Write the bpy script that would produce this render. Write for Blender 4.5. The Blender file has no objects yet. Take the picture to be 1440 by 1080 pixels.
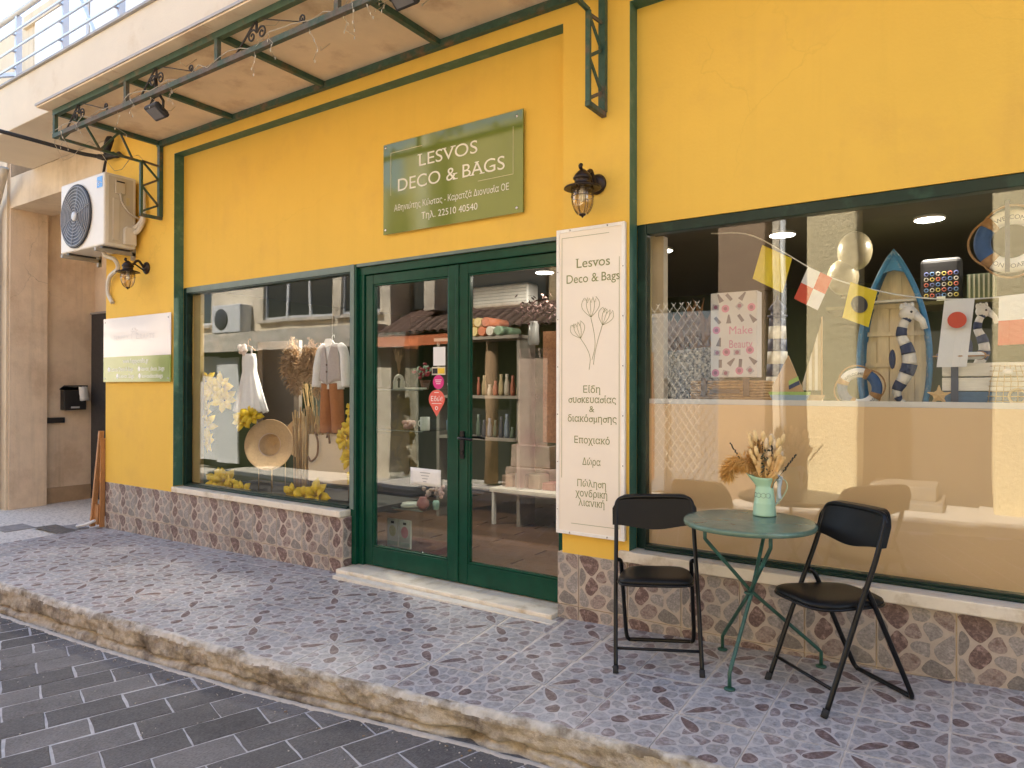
import bpy, bmesh, math, random
from math import radians, sin, cos, pi, sqrt, atan2
from mathutils import Vector, Matrix, noise, geometry
random.seed(7)
S = bpy.context.scene
COL = S.collection

# ------------------------------------------------------------------ camera
def set_camera():
    yaw, pit, rol = radians(33.9276), radians(0.2683), radians(0.1047)
    fw = Vector((-sin(yaw) * cos(pit), cos(yaw) * cos(pit), sin(pit)))
    r = Vector((cos(yaw), sin(yaw), 0))
    u = r.cross(fw)
    r2 = r * cos(rol) + u * sin(rol)
    u2 = -r * sin(rol) + u * cos(rol)
    m = Matrix(((r2.x, u2.x, -fw.x, 0), (r2.y, u2.y, -fw.y, -3.85), (r2.z, u2.z, -fw.z, 1.4703), (0, 0, 0, 1)))
    cd = bpy.data.cameras.new('camera')
    cd.sensor_width = 36
    cd.lens = 974.66 / 1440 * 36
    cd.clip_start = 0.05
    cd.clip_end = 2000
    co = bpy.data.objects.new('camera', cd)
    COL.objects.link(co)
    co.matrix_world = m
    S.camera = co
set_camera()

# ------------------------------------------------------------------ sky, sun, exposure
SUN_EL, SUN_AZ = radians(50), radians(-20)      # azimuth measured from +Y (behind the shop) towards +X
def set_light():
    w = bpy.data.worlds.new('World')
    S.world = w
    w.use_nodes = True
    nt = w.node_tree
    bg = nt.nodes['Background']
    sk = nt.nodes.new('ShaderNodeTexSky')
    sk.sky_type = 'NISHITA'
    sk.sun_disc = False
    sk.sun_elevation = SUN_EL
    sk.sun_rotation = SUN_AZ
    sk.air_density = 1.0
    sk.dust_density = 0.9
    sk.ozone_density = 1.3
    nt.links.new(sk.outputs[0], bg.inputs[0])
    bg.inputs[1].default_value = 0.15
    ld = bpy.data.lights.new('sun', 'SUN')
    ld.energy = 5.0
    ld.angle = radians(0.55)
    ld.color = (1.0, 0.93, 0.82)
    lo = bpy.data.objects.new('sun', ld)
    COL.objects.link(lo)
    d = Vector((sin(SUN_AZ) * cos(SUN_EL), cos(SUN_AZ) * cos(SUN_EL), sin(SUN_EL)))
    lo.rotation_euler = d.to_track_quat('Z', 'Y').to_euler()
    lo.location = (0, 0, 30)
    v = S.view_settings
    v.view_transform = 'Standard'
    v.look = 'None'
    v.gamma = 1
    v.exposure = 2.18
    v.use_curve_mapping = False
    S.render.engine = 'CYCLES'
    S.cycles.max_bounces = 10
    S.cycles.diffuse_bounces = 5
    S.cycles.glossy_bounces = 5
    S.cycles.transparent_max_bounces = 24
    S.cycles.caustics_reflective = False
    S.cycles.caustics_refractive = False
    S.cycles.sample_clamp_indirect = 6
set_light()

# ------------------------------------------------------------------ mesh helpers
class MB:
    def __init__(s):
        s.v = []; s.f = []; s.m = []; s.mi = 0; s.sm = []; s.smooth = False
    def vert(s, p):
        s.v.append(tuple(p)); return len(s.v) - 1
    def face(s, ids):
        s.f.append(tuple(ids)); s.m.append(s.mi); s.sm.append(s.smooth)
    def poly(s, pts):
        s.face([s.vert(p) for p in pts])
    def box(s, x0, x1, y0, y1, z0, z1):
        if x0 > x1: x0, x1 = x1, x0
        if y0 > y1: y0, y1 = y1, y0
        if z0 > z1: z0, z1 = z1, z0
        b = [s.vert(p) for p in ((x0,y0,z0),(x1,y0,z0),(x1,y1,z0),(x0,y1,z0),(x0,y0,z1),(x1,y0,z1),(x1,y1,z1),(x0,y1,z1))]
        for q in ((3,2,1,0),(4,5,6,7),(0,1,5,4),(1,2,6,5),(2,3,7,6),(3,0,4,7)):
            s.face([b[i] for i in q])
        return s
    def obox(s, c, size, M=None):
        hx, hy, hz = size[0]/2, size[1]/2, size[2]/2
        M = M or Matrix.Identity(3)
        c = Vector(c)
        b = [s.vert(c + M @ Vector(p)) for p in ((-hx,-hy,-hz),(hx,-hy,-hz),(hx,hy,-hz),(-hx,hy,-hz),(-hx,-hy,hz),(hx,-hy,hz),(hx,hy,hz),(-hx,hy,hz))]
        for q in ((3,2,1,0),(4,5,6,7),(0,1,5,4),(1,2,6,5),(2,3,7,6),(3,0,4,7)):
            s.face([b[i] for i in q])
        return s
    def bar(s, a, b, w, h=None, up=(0,0,1)):
        a = Vector(a); b = Vector(b); h = h or w
        d = (b - a); L = d.length; d.normalize()
        upv = Vector(up)
        if abs(d.dot(upv)) > .95: upv = Vector((0,1,0)) if abs(d.y) < .9 else Vector((1,0,0))
        x = d.cross(upv).normalized(); z = x.cross(d).normalized()
        M = Matrix((x, d, z)).transposed()
        return s.obox((a + b) / 2, (w, L, h), M)
    def tube(s, pts, r, n=8, closed=False, cap=True, smooth=True):
        pts = [Vector(p) for p in pts]
        N = len(pts)
        if isinstance(r, (list, tuple)):
            rr = [interp(i*(len(r)-1)/(N-1), list(range(len(r))), r) for i in range(N)] if len(r) > 1 else [r[0]]*N
        else: rr = [r] * N
        old = s.smooth; s.smooth = smooth
        rings = []
        prev = None
        for i in range(N):
            if closed: t = pts[(i+1) % N] - pts[i-1]
            elif i == 0: t = pts[1] - pts[0]
            elif i == N-1: t = pts[-1] - pts[-2]
            else: t = (pts[i+1] - pts[i]).normalized() + (pts[i] - pts[i-1]).normalized()
            if t.length < 1e-9: t = Vector((0,0,1))
            t.normalize()
            if prev is None:
                a = Vector((0,0,1)) if abs(t.z) < .9 else Vector((1,0,0))
                x = t.cross(a).normalized()
            else:
                x = prev - t * prev.dot(t)
                if x.length < 1e-6: x = t.orthogonal()
                x.normalize()
            prev = x
            y = t.cross(x)
            rings.append([s.vert(pts[i] + (x * cos(2*pi*k/n) + y * sin(2*pi*k/n)) * rr[i]) for k in range(n)])
        M = N if closed else N - 1
        for i in range(M):
            A = rings[i]; B = rings[(i+1) % N]
            for k in range(n):
                s.face((A[k], A[(k+1) % n], B[(k+1) % n], B[k]))
        if cap and not closed:
            s.smooth = False
            s.face(rings[0][::-1]); s.face(rings[-1])
        s.smooth = old
        return s
    def lathe(s, prof, c=(0,0,0), n=24, smooth=True, M=None, cap=True):
        c = Vector(c); old = s.smooth; s.smooth = smooth
        M = M or Matrix.Identity(3)
        rings = []
        for r, z in prof:
            rings.append([s.vert(c + M @ Vector((max(r, 1e-4)*cos(2*pi*k/n), max(r, 1e-4)*sin(2*pi*k/n), z))) for k in range(n)])
        for A, B in zip(rings[:-1], rings[1:]):
            for k in range(n):
                s.face((A[k], A[(k+1) % n], B[(k+1) % n], B[k]))
        if cap:
            s.smooth = False
            s.face(rings[0][::-1]); s.face(rings[-1])
        s.smooth = old
        return s
    def ell(s, c, rx, ry, rz, nu=12, nv=8, M=None, smooth=True):
        old = s.smooth; s.smooth = smooth
        c = Vector(c); M = M or Matrix.Identity(3)
        rows = []
        for j in range(nv + 1):
            th = pi * j / nv
            row = []
            for i in range(nu):
                ph = 2*pi*i/nu
                row.append(s.vert(c + M @ Vector((rx*sin(th)*cos(ph), ry*sin(th)*sin(ph), rz*cos(th)))))
            rows.append(row)
        for j in range(nv):
            for i in range(nu):
                s.face((rows[j][i], rows[j+1][i], rows[j+1][(i+1) % nu], rows[j][(i+1) % nu]))
        s.smooth = old
        return s
    def torus(s, c, R, r, M=None, nR=36, nr=10, a0=0, a1=2*pi, flat=1.0):
        c = Vector(c); M = M or Matrix.Identity(3)
        old = s.smooth; s.smooth = True
        full = abs(a1 - a0 - 2*pi) < 1e-6
        rings = []
        cnt = nR if full else nR + 1
        for i in range(cnt):
            a = a0 + (a1 - a0) * i / nR
            ring = []
            for k in range(nr):
                b = 2*pi*k/nr
                ring.append(s.vert(c + M @ Vector(((R + r*cos(b))*cos(a), (R + r*cos(b))*sin(a), r*flat*sin(b)))))
            rings.append(ring)
        for i in range(nR if full else cnt - 1):
            A = rings[i]; B = rings[(i+1) % cnt]
            for k in range(nr):
                s.face((A[k], B[k], B[(k+1) % nr], A[(k+1) % nr]))
        if not full:
            s.face(rings[0]); s.face(rings[-1][::-1])
        s.smooth = old
        return s
    def prism(s, pts, h, M, o):
        """pts: 2-D outline (counter-clockwise), extruded 0..h along local z; M (3x3) and o place it"""
        o = Vector(o)
        a = [s.vert(o + M @ Vector((p[0], p[1], 0))) for p in pts]
        b = [s.vert(o + M @ Vector((p[0], p[1], h))) for p in pts]
        s.face(a[::-1]); s.face(b)
        n = len(pts)
        for i in range(n):
            s.face((a[i], a[(i+1) % n], b[(i+1) % n], b[i]))
        return s
    def grid(s, fn, nu, nv, smooth=True):
        old = s.smooth; s.smooth = smooth
        ids = [[s.vert(fn(i / nu, j / nv)) for i in range(nu + 1)] for j in range(nv + 1)]
        for j in range(nv):
            for i in range(nu):
                s.face((ids[j][i], ids[j][i+1], ids[j+1][i+1], ids[j+1][i]))
        s.smooth = old
        return s
    def mesh(s, name, mats, off=(0,0,0)):
        me = bpy.data.meshes.new(name)
        me.from_pydata([(x-off[0], y-off[1], z-off[2]) for x, y, z in s.v], [], s.f)
        for m in (mats if isinstance(mats, (list, tuple)) else [mats]):
            me.materials.append(m)
        me.polygons.foreach_set('material_index', s.m)
        me.polygons.foreach_set('use_smooth', s.sm)
        me.update()
        return me

WB = {}
def wbase(o):
    while o is not None and o.parent is not None: o = o.parent
    return WB.get(o.name, (0,0,0)) if o is not None else (0,0,0)
def tag(o, label=None, cat=None, group=None, kind=None):
    if label: o['label'] = label
    if cat: o['category'] = cat
    if group: o['group'] = group
    if kind: o['kind'] = kind
    return o
def thing(name, label, cat, loc=(0,0,0), rotz=0, group=None, world=True):
    """an Empty at the base of a thing; parts are given in world coordinates unless world=False"""
    o = bpy.data.objects.new(name, None)
    COL.objects.link(o)
    o.empty_display_size = .1
    o.location = loc
    o.rotation_euler = (0, 0, rotz)
    if world: WB[o.name] = tuple(loc)
    return tag(o, label, cat, group)
def link(name, me, parent=None, loc=(0,0,0), rot=None):
    o = bpy.data.objects.new(name, me)
    COL.objects.link(o)
    o.location = loc
    if rot is not None: o.rotation_euler = rot
    if parent is not None: o.parent = parent
    return o
def build(mb, name, mats, parent=None, bevel=0, seg=2, label=None, kind=None, sub=0, solid=0):
    off = wbase(parent)
    o = link(name, mb.mesh(name, mats, off), parent)
    if solid:
        md = o.modifiers.new('solid', 'SOLIDIFY'); md.thickness = solid; md.offset = 0
    if bevel:
        md = o.modifiers.new('bevel', 'BEVEL'); md.width = bevel; md.segments = seg; md.limit_method = 'ANGLE'; md.angle_limit = radians(40)
    if sub:
        md = o.modifiers.new('sub', 'SUBSURF'); md.levels = sub; md.render_levels = sub
    return tag(o, label, kind=kind)
def solo(mb, name, mats, label, cat, group=None, base=None, **k):
    """a thing that is one mesh, its origin at its own base"""
    if base is None:
        xs = [p[0] for p in mb.v]; ys = [p[1] for p in mb.v]; zs = [p[2] for p in mb.v]
        base = ((min(xs)+max(xs))/2, (min(ys)+max(ys))/2, min(zs))
    o = build(mb, name, mats, None, **k)
    me = o.data
    me.transform(Matrix.Translation(Vector(base) * -1))
    o.location = base
    return tag(o, label, cat, group)
RX90 = Matrix.Rotation(radians(90), 3, 'X')     # local (x, y, z) -> (x, -z, y): outlines stand upright, extruded towards the street
def rotz(a): return Matrix.Rotation(a, 3, 'Z')
def rotx(a): return Matrix.Rotation(a, 3, 'X')
def roty(a): return Matrix.Rotation(a, 3, 'Y')
def spline(pts, n=6):
    """Catmull-Rom through 3-D points"""
    P = [Vector(p) for p in pts]
    out = []
    for i in range(len(P) - 1):
        p0 = P[i-1] if i else P[0]*2 - P[1]
        p1, p2 = P[i], P[i+1]
        p3 = P[i+2] if i + 2 < len(P) else P[-1]*2 - P[-2]
        for k in range(n):
            t = k / n
            out.append(.5*((2*p1) + (p2-p0)*t + (2*p0-5*p1+4*p2-p3)*t*t + (3*p1-p0-3*p2+p3)*t*t*t))
    out.append(P[-1])
    return out
def interp(x, xs, ys):
    if x <= xs[0]: return ys[0] + (x - xs[0]) * (ys[1]-ys[0])/(xs[1]-xs[0])
    if x >= xs[-1]: return ys[-1] + (x - xs[-1]) * (ys[-1]-ys[-2])/(xs[-1]-xs[-2])
    for i in range(len(xs)-1):
        if x <= xs[i+1]:
            t = (x - xs[i])/(xs[i+1]-xs[i]); return ys[i] + (ys[i+1]-ys[i])*t

# ------------------------------------------------------------------ materials
MATS = {}
def mat(name, col=(.5,.5,.5), rough=.6, metal=0., spec=.5, var=.12, scale=6., bump=0., bscale=60., rnd=0., coat=0., col2=None, c2scale=2., c2amt=.5, detail=6., dist=.01, emit=None, estr=0., trans=0., stretch=None, sss=0., dirt=0.):
    if name in MATS: return MATS[name]
    m = bpy.data.materials.new(name)
    m.use_nodes = True
    nt = m.node_tree; N = nt.nodes; L = nt.links
    b = N['Principled BSDF']
    tc = N.new('ShaderNodeTexCoord')
    src = tc.outputs['Object']
    if rnd or stretch:
        mp = N.new('ShaderNodeMapping')
        L.new(src, mp.inputs['Vector'])
        if stretch: mp.inputs['Scale'].default_value = stretch
        if rnd:
            oi = N.new('ShaderNodeObjectInfo')
            mu = N.new('ShaderNodeMath'); mu.operation = 'MULTIPLY'; mu.inputs[1].default_value = 37.
            L.new(oi.outputs['Random'], mu.inputs[0])
            cb = N.new('ShaderNodeCombineXYZ')
            for k in range(3): L.new(mu.outputs[0], cb.inputs[k])
            L.new(cb.outputs[0], mp.inputs['Location'])
        src = mp.outputs[0]
    no = N.new('ShaderNodeTexNoise')
    no.inputs['Scale'].default_value = scale
    no.inputs['Detail'].default_value = detail
    no.inputs['Roughness'].default_value = .62
    L.new(src, no.inputs['Vector'])
    rp = N.new('ShaderNodeMapRange')
    rp.inputs['From Min'].default_value = .25; rp.inputs['From Max'].default_value = .75
    rp.inputs['To Min'].default_value = 1 - var; rp.inputs['To Max'].default_value = 1 + var
    L.new(no.outputs['Fac'], rp.inputs['Value'])
    fac = rp.outputs[0]
    if rnd:
        r2 = N.new('ShaderNodeMapRange')
        r2.inputs['To Min'].default_value = 1 - rnd; r2.inputs['To Max'].default_value = 1 + rnd
        L.new(oi.outputs['Random'], r2.inputs['Value'])
        mm = N.new('ShaderNodeMath'); mm.operation = 'MULTIPLY'
        L.new(fac, mm.inputs[0]); L.new(r2.outputs[0], mm.inputs[1]); fac = mm.outputs[0]
    rgb = N.new('ShaderNodeRGB'); rgb.outputs[0].default_value = (*col, 1)
    c = rgb.outputs[0]
    if col2:
        n2 = N.new('ShaderNodeTexNoise'); n2.inputs['Scale'].default_value = c2scale; n2.inputs['Detail'].default_value = 8; n2.inputs['Roughness'].default_value = .65
        L.new(src, n2.inputs['Vector'])
        cr = N.new('ShaderNodeMapRange'); cr.inputs['From Min'].default_value = .62 - c2amt*.3; cr.inputs['From Max'].default_value = .78 - c2amt*.3
        L.new(n2.outputs['Fac'], cr.inputs['Value'])
        mx = N.new('ShaderNodeMixRGB'); mx.inputs[2].default_value = (*col2, 1)
        L.new(cr.outputs[0], mx.inputs[0]); L.new(c, mx.inputs[1]); c = mx.outputs[0]
    if dirt:            # broad stains and scuffs that run across the pieces
        ge = N.new('ShaderNodeNewGeometry')
        nd = N.new('ShaderNodeTexNoise'); nd.inputs['Scale'].default_value = 1.9; nd.inputs['Detail'].default_value = 9; nd.inputs['Roughness'].default_value = .68
        L.new(ge.outputs['Position'], nd.inputs['Vector'])
        rd = N.new('ShaderNodeMapRange'); rd.inputs['From Min'].default_value = .35; rd.inputs['From Max'].default_value = .62; rd.inputs['To Min'].default_value = 1 - dirt; rd.inputs['To Max'].default_value = 1.04
        L.new(nd.outputs['Fac'], rd.inputs['Value'])
        md = N.new('ShaderNodeMath'); md.operation = 'MULTIPLY'; L.new(fac, md.inputs[0]); L.new(rd.outputs[0], md.inputs[1]); fac = md.outputs[0]
        rr = N.new('ShaderNodeMapRange'); rr.inputs['From Min'].default_value = .35; rr.inputs['From Max'].default_value = .65; rr.inputs['To Min'].default_value = min(1, rough + .3); rr.inputs['To Max'].default_value = rough
        L.new(nd.outputs['Fac'], rr.inputs['Value']); L.new(rr.outputs[0], b.inputs['Roughness'])
    vm = N.new('ShaderNodeVectorMath'); vm.operation = 'SCALE'
    L.new(c, vm.inputs[0]); L.new(fac, vm.inputs['Scale'])
    L.new(vm.outputs[0], b.inputs['Base Color'])
    b.inputs['Roughness'].default_value = rough
    b.inputs['Metallic'].default_value = metal
    b.inputs['Specular IOR Level'].default_value = spec
    if coat:
        b.inputs['Coat Weight'].default_value = coat; b.inputs['Coat Roughness'].default_value = .08
    if trans: b.inputs['Transmission Weight'].default_value = trans
    if sss:
        b.inputs['Subsurface Weight'].default_value = sss; b.inputs['Subsurface Radius'].default_value = (.02,.02,.02)
    if emit:
        b.inputs['Emission Color'].default_value = (*emit, 1); b.inputs['Emission Strength'].default_value = estr
    if bump:
        nb = N.new('ShaderNodeTexNoise'); nb.inputs['Scale'].default_value = bscale; nb.inputs['Detail'].default_value = 5
        L.new(src, nb.inputs['Vector'])
        bp = N.new('ShaderNodeBump'); bp.inputs['Strength'].default_value = bump; bp.inputs['Distance'].default_value = dist
        L.new(nb.outputs['Fac'], bp.inputs['Height']); L.new(bp.outputs[0], b.inputs['Normal'])
    MATS[name] = m
    return m
def glass_mat(name, tint=(1,1,1), r0=.05, rough=0.):
    m = bpy.data.materials.new(name); m.use_nodes = True
    nt = m.node_tree; N = nt.nodes; L = nt.links
    for n in list(N): N.remove(n)
    out = N.new('ShaderNodeOutputMaterial')
    ge = N.new('ShaderNodeNewGeometry')
    dt = N.new('ShaderNodeVectorMath'); dt.operation = 'DOT_PRODUCT'
    L.new(ge.outputs['Normal'], dt.inputs[0]); L.new(ge.outputs['Incoming'], dt.inputs[1])
    ab = N.new('ShaderNodeMath'); ab.operation = 'ABSOLUTE'; L.new(dt.outputs['Value'], ab.inputs[0])
    om = N.new('ShaderNodeMath'); om.operation = 'SUBTRACT'; om.inputs[0].default_value = 1; L.new(ab.outputs[0], om.inputs[1])
    pw = N.new('ShaderNodeMath'); pw.operation = 'POWER'; pw.inputs[1].default_value = 5; L.new(om.outputs[0], pw.inputs[0])
    ma = N.new('ShaderNodeMath'); ma.operation = 'MULTIPLY_ADD'; ma.inputs[1].default_value = 1 - r0; ma.inputs[2].default_value = r0; L.new(pw.outputs[0], ma.inputs[0])
    tr = N.new('ShaderNodeBsdfTransparent'); tr.inputs[0].default_value = (*tint, 1)
    gl = N.new('ShaderNodeBsdfGlossy'); gl.inputs['Roughness'].default_value = rough
    nz = N.new('ShaderNodeTexNoise'); nz.inputs['Scale'].default_value = 1.7; nz.inputs['Detail'].default_value = 1
    tc = N.new('ShaderNodeTexCoord'); L.new(tc.outputs['Object'], nz.inputs['Vector'])
    bp = N.new('ShaderNodeBump'); bp.inputs['Strength'].default_value = .05; bp.inputs['Distance'].default_value = .02
    L.new(nz.outputs['Fac'], bp.inputs['Height']); L.new(bp.outputs[0], gl.inputs['Normal'])
    mx = N.new('ShaderNodeMixShader')
    L.new(ma.outputs[0], mx.inputs[0]); L.new(tr.outputs[0], mx.inputs[1]); L.new(gl.outputs[0], mx.inputs[2])
    L.new(mx.outputs[0], out.inputs[0])
    return m

def wear(m, streak=.1, crack=.35, cscale=.9, low=None):
    """plaster wear: faint vertical runs and hairline cracks multiplied into the colour"""
    nt = m.node_tree; N = nt.nodes; L = nt.links
    b = N['Principled BSDF']
    src = b.inputs['Base Color'].links[0].from_socket
    tc = N.new('ShaderNodeTexCoord')
    mp = N.new('ShaderNodeMapping'); mp.inputs['Scale'].default_value = (7, 7, .35); L.new(tc.outputs['Object'], mp.inputs['Vector'])
    n1 = N.new('ShaderNodeTexNoise'); n1.inputs['Scale'].default_value = 1.3; n1.inputs['Detail'].default_value = 7; n1.inputs['Roughness'].default_value = .7; L.new(mp.outputs[0], n1.inputs['Vector'])
    r1 = N.new('ShaderNodeMapRange'); r1.inputs['From Min'].default_value = .5; r1.inputs['From Max'].default_value = .75; r1.inputs['To Min'].default_value = 1; r1.inputs['To Max'].default_value = 1-streak; L.new(n1.outputs['Fac'], r1.inputs['Value'])
    nd = N.new('ShaderNodeTexNoise'); nd.inputs['Scale'].default_value = 4; nd.inputs['Detail'].default_value = 6; L.new(tc.outputs['Object'], nd.inputs['Vector'])
    mx = N.new('ShaderNodeMixRGB'); mx.inputs[0].default_value = .22; L.new(tc.outputs['Object'], mx.inputs[1]); L.new(nd.outputs['Color'], mx.inputs[2])
    vo = N.new('ShaderNodeTexVoronoi'); vo.feature = 'DISTANCE_TO_EDGE'; vo.inputs['Scale'].default_value = cscale; L.new(mx.outputs[0], vo.inputs['Vector'])
    r2 = N.new('ShaderNodeMapRange'); r2.inputs['From Min'].default_value = 0; r2.inputs['From Max'].default_value = .004; r2.inputs['To Min'].default_value = 1; r2.inputs['To Max'].default_value = 0; L.new(vo.outputs['Distance'], r2.inputs['Value'])
    n3 = N.new('ShaderNodeTexNoise'); n3.inputs['Scale'].default_value = .8; L.new(tc.outputs['Object'], n3.inputs['Vector'])
    r3 = N.new('ShaderNodeMapRange'); r3.inputs['From Min'].default_value = .52; r3.inputs['From Max'].default_value = .62; r3.inputs['To Max'].default_value = crack; L.new(n3.outputs['Fac'], r3.inputs['Value'])
    m1 = N.new('ShaderNodeMath'); m1.operation = 'MULTIPLY'; L.new(r2.outputs[0], m1.inputs[0]); L.new(r3.outputs[0], m1.inputs[1])
    m2 = N.new('ShaderNodeMath'); m2.operation = 'SUBTRACT'; m2.inputs[0].default_value = 1; L.new(m1.outputs[0], m2.inputs[1])
    m3 = N.new('ShaderNodeMath'); m3.operation = 'MULTIPLY'; L.new(r1.outputs[0], m3.inputs[0]); L.new(m2.outputs[0], m3.inputs[1])
    vm = N.new('ShaderNodeVectorMath'); vm.operation = 'SCALE'; L.new(src, vm.inputs[0]); L.new(m3.outputs[0], vm.inputs['Scale'])
    L.new(vm.outputs[0], b.inputs['Base Color'])
    return m

# ------------------------------------------------------------------ lettering (flat print on signs)
def text2d(s, size, width=None, serif=True, space=1.0, over=.052, thick=.036):
    """glyph faces of one line, left aligned at 0, baseline 0; optional fit to a width; slab serifs put on stem ends.
    Every outline is filled on its own (glyph outlines may overlap), each a hair in front of the last."""
    cu = bpy.data.curves.new('text', 'FONT')
    sig = [i for i, ch in enumerate(s) if ch == 'σ']      # sigma is drawn as an o with a bar on top
    cu.body = s.replace('σ', 'o'); cu.size = 1; cu.space_character = space
    o = bpy.data.objects.new('text', cu)
    COL.objects.link(o)
    dg = bpy.context.evaluated_depsgraph_get()
    oe = o.evaluated_get(dg)
    c2 = oe.to_curve(dg)
    loops = []; bars = {}
    for sp in c2.splines:
        P = sp.bezier_points; n = len(P); pts = []
        for i in range(n):
            a, b = P[i], P[(i+1) % n]
            p0, p1, p2, p3 = a.co, a.handle_right, b.handle_left, b.co
            flat = ((p1-p0).cross(p3-p0)).length < 1e-5 and ((p2-p0).cross(p3-p0)).length < 1e-5
            m = 1 if flat else 5
            for k in range(m):
                t = k/m; q = 1-t
                v = p0*q*q*q + p1*3*q*q*t + p2*3*q*t*t + p3*t*t*t
                if not pts or (abs(pts[-1][0]-v.x) + abs(pts[-1][1]-v.y)) > 1e-5: pts.append((v.x, v.y))
        if len(pts) > 1 and abs(pts[0][0]-pts[-1][0]) + abs(pts[0][1]-pts[-1][1]) < 1e-5: pts.pop()
        if len(pts) > 2:
            loops.append(pts)
            ci = getattr(sp, 'character_index', -1)
            if ci in sig:
                x0, x1 = min(p[0] for p in pts), max(p[0] for p in pts); yt = max(p[1] for p in pts)
                if ci not in bars or x1-x0 > bars[ci][1]-bars[ci][0]: bars[ci] = (x0, x1, yt)
    oe.to_curve_clear()
    bpy.data.objects.remove(o); bpy.data.curves.remove(cu)
    def area(p): return sum(p[i][0]*p[(i+1) % len(p)][1]-p[(i+1) % len(p)][0]*p[i][1] for i in range(len(p)))/2
    def inside(pt, p):
        c = False; n = len(p)
        for i in range(n):
            (x1, y1), (x2, y2) = p[i], p[(i+1) % n]
            if (y1 > pt[1]) != (y2 > pt[1]) and pt[0] < (x2-x1)*(pt[1]-y1)/(y2-y1)+x1: c = not c
        return c
    outer, holes = [], []
    for i, p in enumerate(loops):
        cont = [q for j, q in enumerate(loops) if j != i and abs(area(q)) > abs(area(p)) and all(inside(t, q) for t in p[::3])]
        if cont and area(p)*area(min(cont, key=lambda q: abs(area(q)))) < 0: holes.append(p)
        else: outer.append(p)
    V, F = [], []
    for k, p in enumerate(outer):
        hs = [h for h in holes if all(inside(t, p) for t in h[::3]) and area(h)*area(p) < 0]
        poly = [[Vector((x, y, 0)) for x, y in q] for q in [p] + hs]
        flatp = [v for q in poly for v in q]
        base = len(V); V += [(v.x, v.y, .00008*(k % 4)) for v in flatp]
        F += [tuple(base+i for i in t) for t in geometry.tessellate_polygon(poly)]
        if serif:
            n = len(p)
            for i in range(n):
                a_, b_ = p[i], p[(i+1) % n]
                L = abs(a_[0]-b_[0])
                if abs(a_[1]-b_[1]) < .004 and .055 < L < .15:
                    y = a_[1]; x0, x1 = min(a_[0], b_[0]) - over, max(a_[0], b_[0]) + over
                    up = inside(((a_[0]+b_[0])/2, y+.02), p)
                    h = thick if up else -thick
                    m = len(V); V += [(x0, y, .0005), (x1, y, .0005), (x1, y+h, .0005), (x0, y+h, .0005)]
                    F.append((m, m+1, m+2, m+3))
    for (x0, x1, yt) in bars.values():
        m = len(V); xm = (x0+x1)/2; V += [(xm, yt-.075, .0007), (x1+.07, yt-.075, .0007), (x1+.07, yt, .0007), (xm, yt, .0007)]; F.append((m, m+1, m+2, m+3))
    xs = [v[0] for v in V] or [0, 1]
    x0, x1 = min(xs), max(xs)
    sx = width/(x1-x0) if width else size
    return [((x-x0)*sx, y*size, d) for x, y, d in V], F, (x1-x0)*sx
def put_text(mb, s, x, z, size, y, width=None, center=False, **k):
    """writes on a plane Y = y facing the street"""
    V, F, w = text2d(s, size, width, **k)
    ox = x - w/2 if center else x
    ids = [mb.vert((ox + a, y - d, z + b)) for a, b, d in V]
    for f in F: mb.face([ids[i] for i in f])
    return w
# ------------------------------------------------------------------ ground heights (the street falls gently to the left)
def fz(x): return interp(x, [-14,-8,-4.2,-2.23,-.2,.17,3], [-.2,-.088,-.02,0,.091,.117,.22])
def walk_z(x, y): return fz(x) + .015*y
def street_z(x): return interp(x, [-14,-5.3,-2,-1,3], [-.55,-.275,-.17,-.135,-.02])
def kerb_y(x): return interp(x, [-9,-6.45,-4.9,-3.97,-3.3,-2.8,-2.35,-1.9,-1.07,3], [-1.60,-1.548,-1.52,-1.474,-1.43,-1.378,-1.322,-1.277,-1.25,-1.2])

M_FRAME = mat('dark_green_paint', (.006,.024,.017), spec=.3, rough=.3, var=.3, scale=12, col2=(.02,.06,.04), c2scale=5, c2amt=.3)
M_GREEN = mat('green_gloss_paint', (.004,.052,.029), spec=.3, rough=.22, var=.18, scale=9, bump=.05, bscale=120)
M_GREEN_L = mat('green_wall_paint', (.05,.135,.092), rough=.5, var=.16, scale=12, bump=.2, bscale=160, dist=.004, col2=(.11,.2,.14), c2scale=9, c2amt=.3)
M_GREYGREEN = mat('grey_green_metal', (.13,.18,.155), rough=.4, var=.12, scale=14)
M_YELLOW = mat('yellow_plaster', (.79,.505,.088), rough=.82, var=.025, scale=2.2, bump=.22, bscale=55, dist=.006, col2=(.75,.47,.09), c2scale=2.1, c2amt=.3, spec=.25)
M_CREAM = mat('cream_plaster', (.66,.54,.385), rough=.85, var=.07, scale=3, bump=.25, bscale=45, dist=.006, col2=(.55,.43,.29), c2scale=1.4, c2amt=.4, spec=.2)
M_BEIGE = mat('beige_plaster', (.72,.57,.41), rough=.88, var=.1, scale=4, bump=.3, bscale=40, dist=.008, col2=(.60,.45,.31), c2scale=1.6, c2amt=.45, spec=.2)
for _m, _s, _c in ((M_YELLOW,.035,.07),(M_CREAM,.12,.2),(M_BEIGE,.2,.4)): wear(_m, _s, _c)
M_MARBLE = mat('worn_marble', (.72,.66,.55), rough=.42, var=.08, scale=7, bump=.1, bscale=30, col2=(.5,.42,.3), c2scale=5, c2amt=.42)
M_GLASS = glass_mat('window_glass', (.985,.995,.99), .063)
M_GLASS2 = glass_mat('cabinet_glass', (.93,.97,.95), .04)
M_DARK = mat('black_void_paint', (.012,.012,.012), rough=.7, var=.1)

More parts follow.
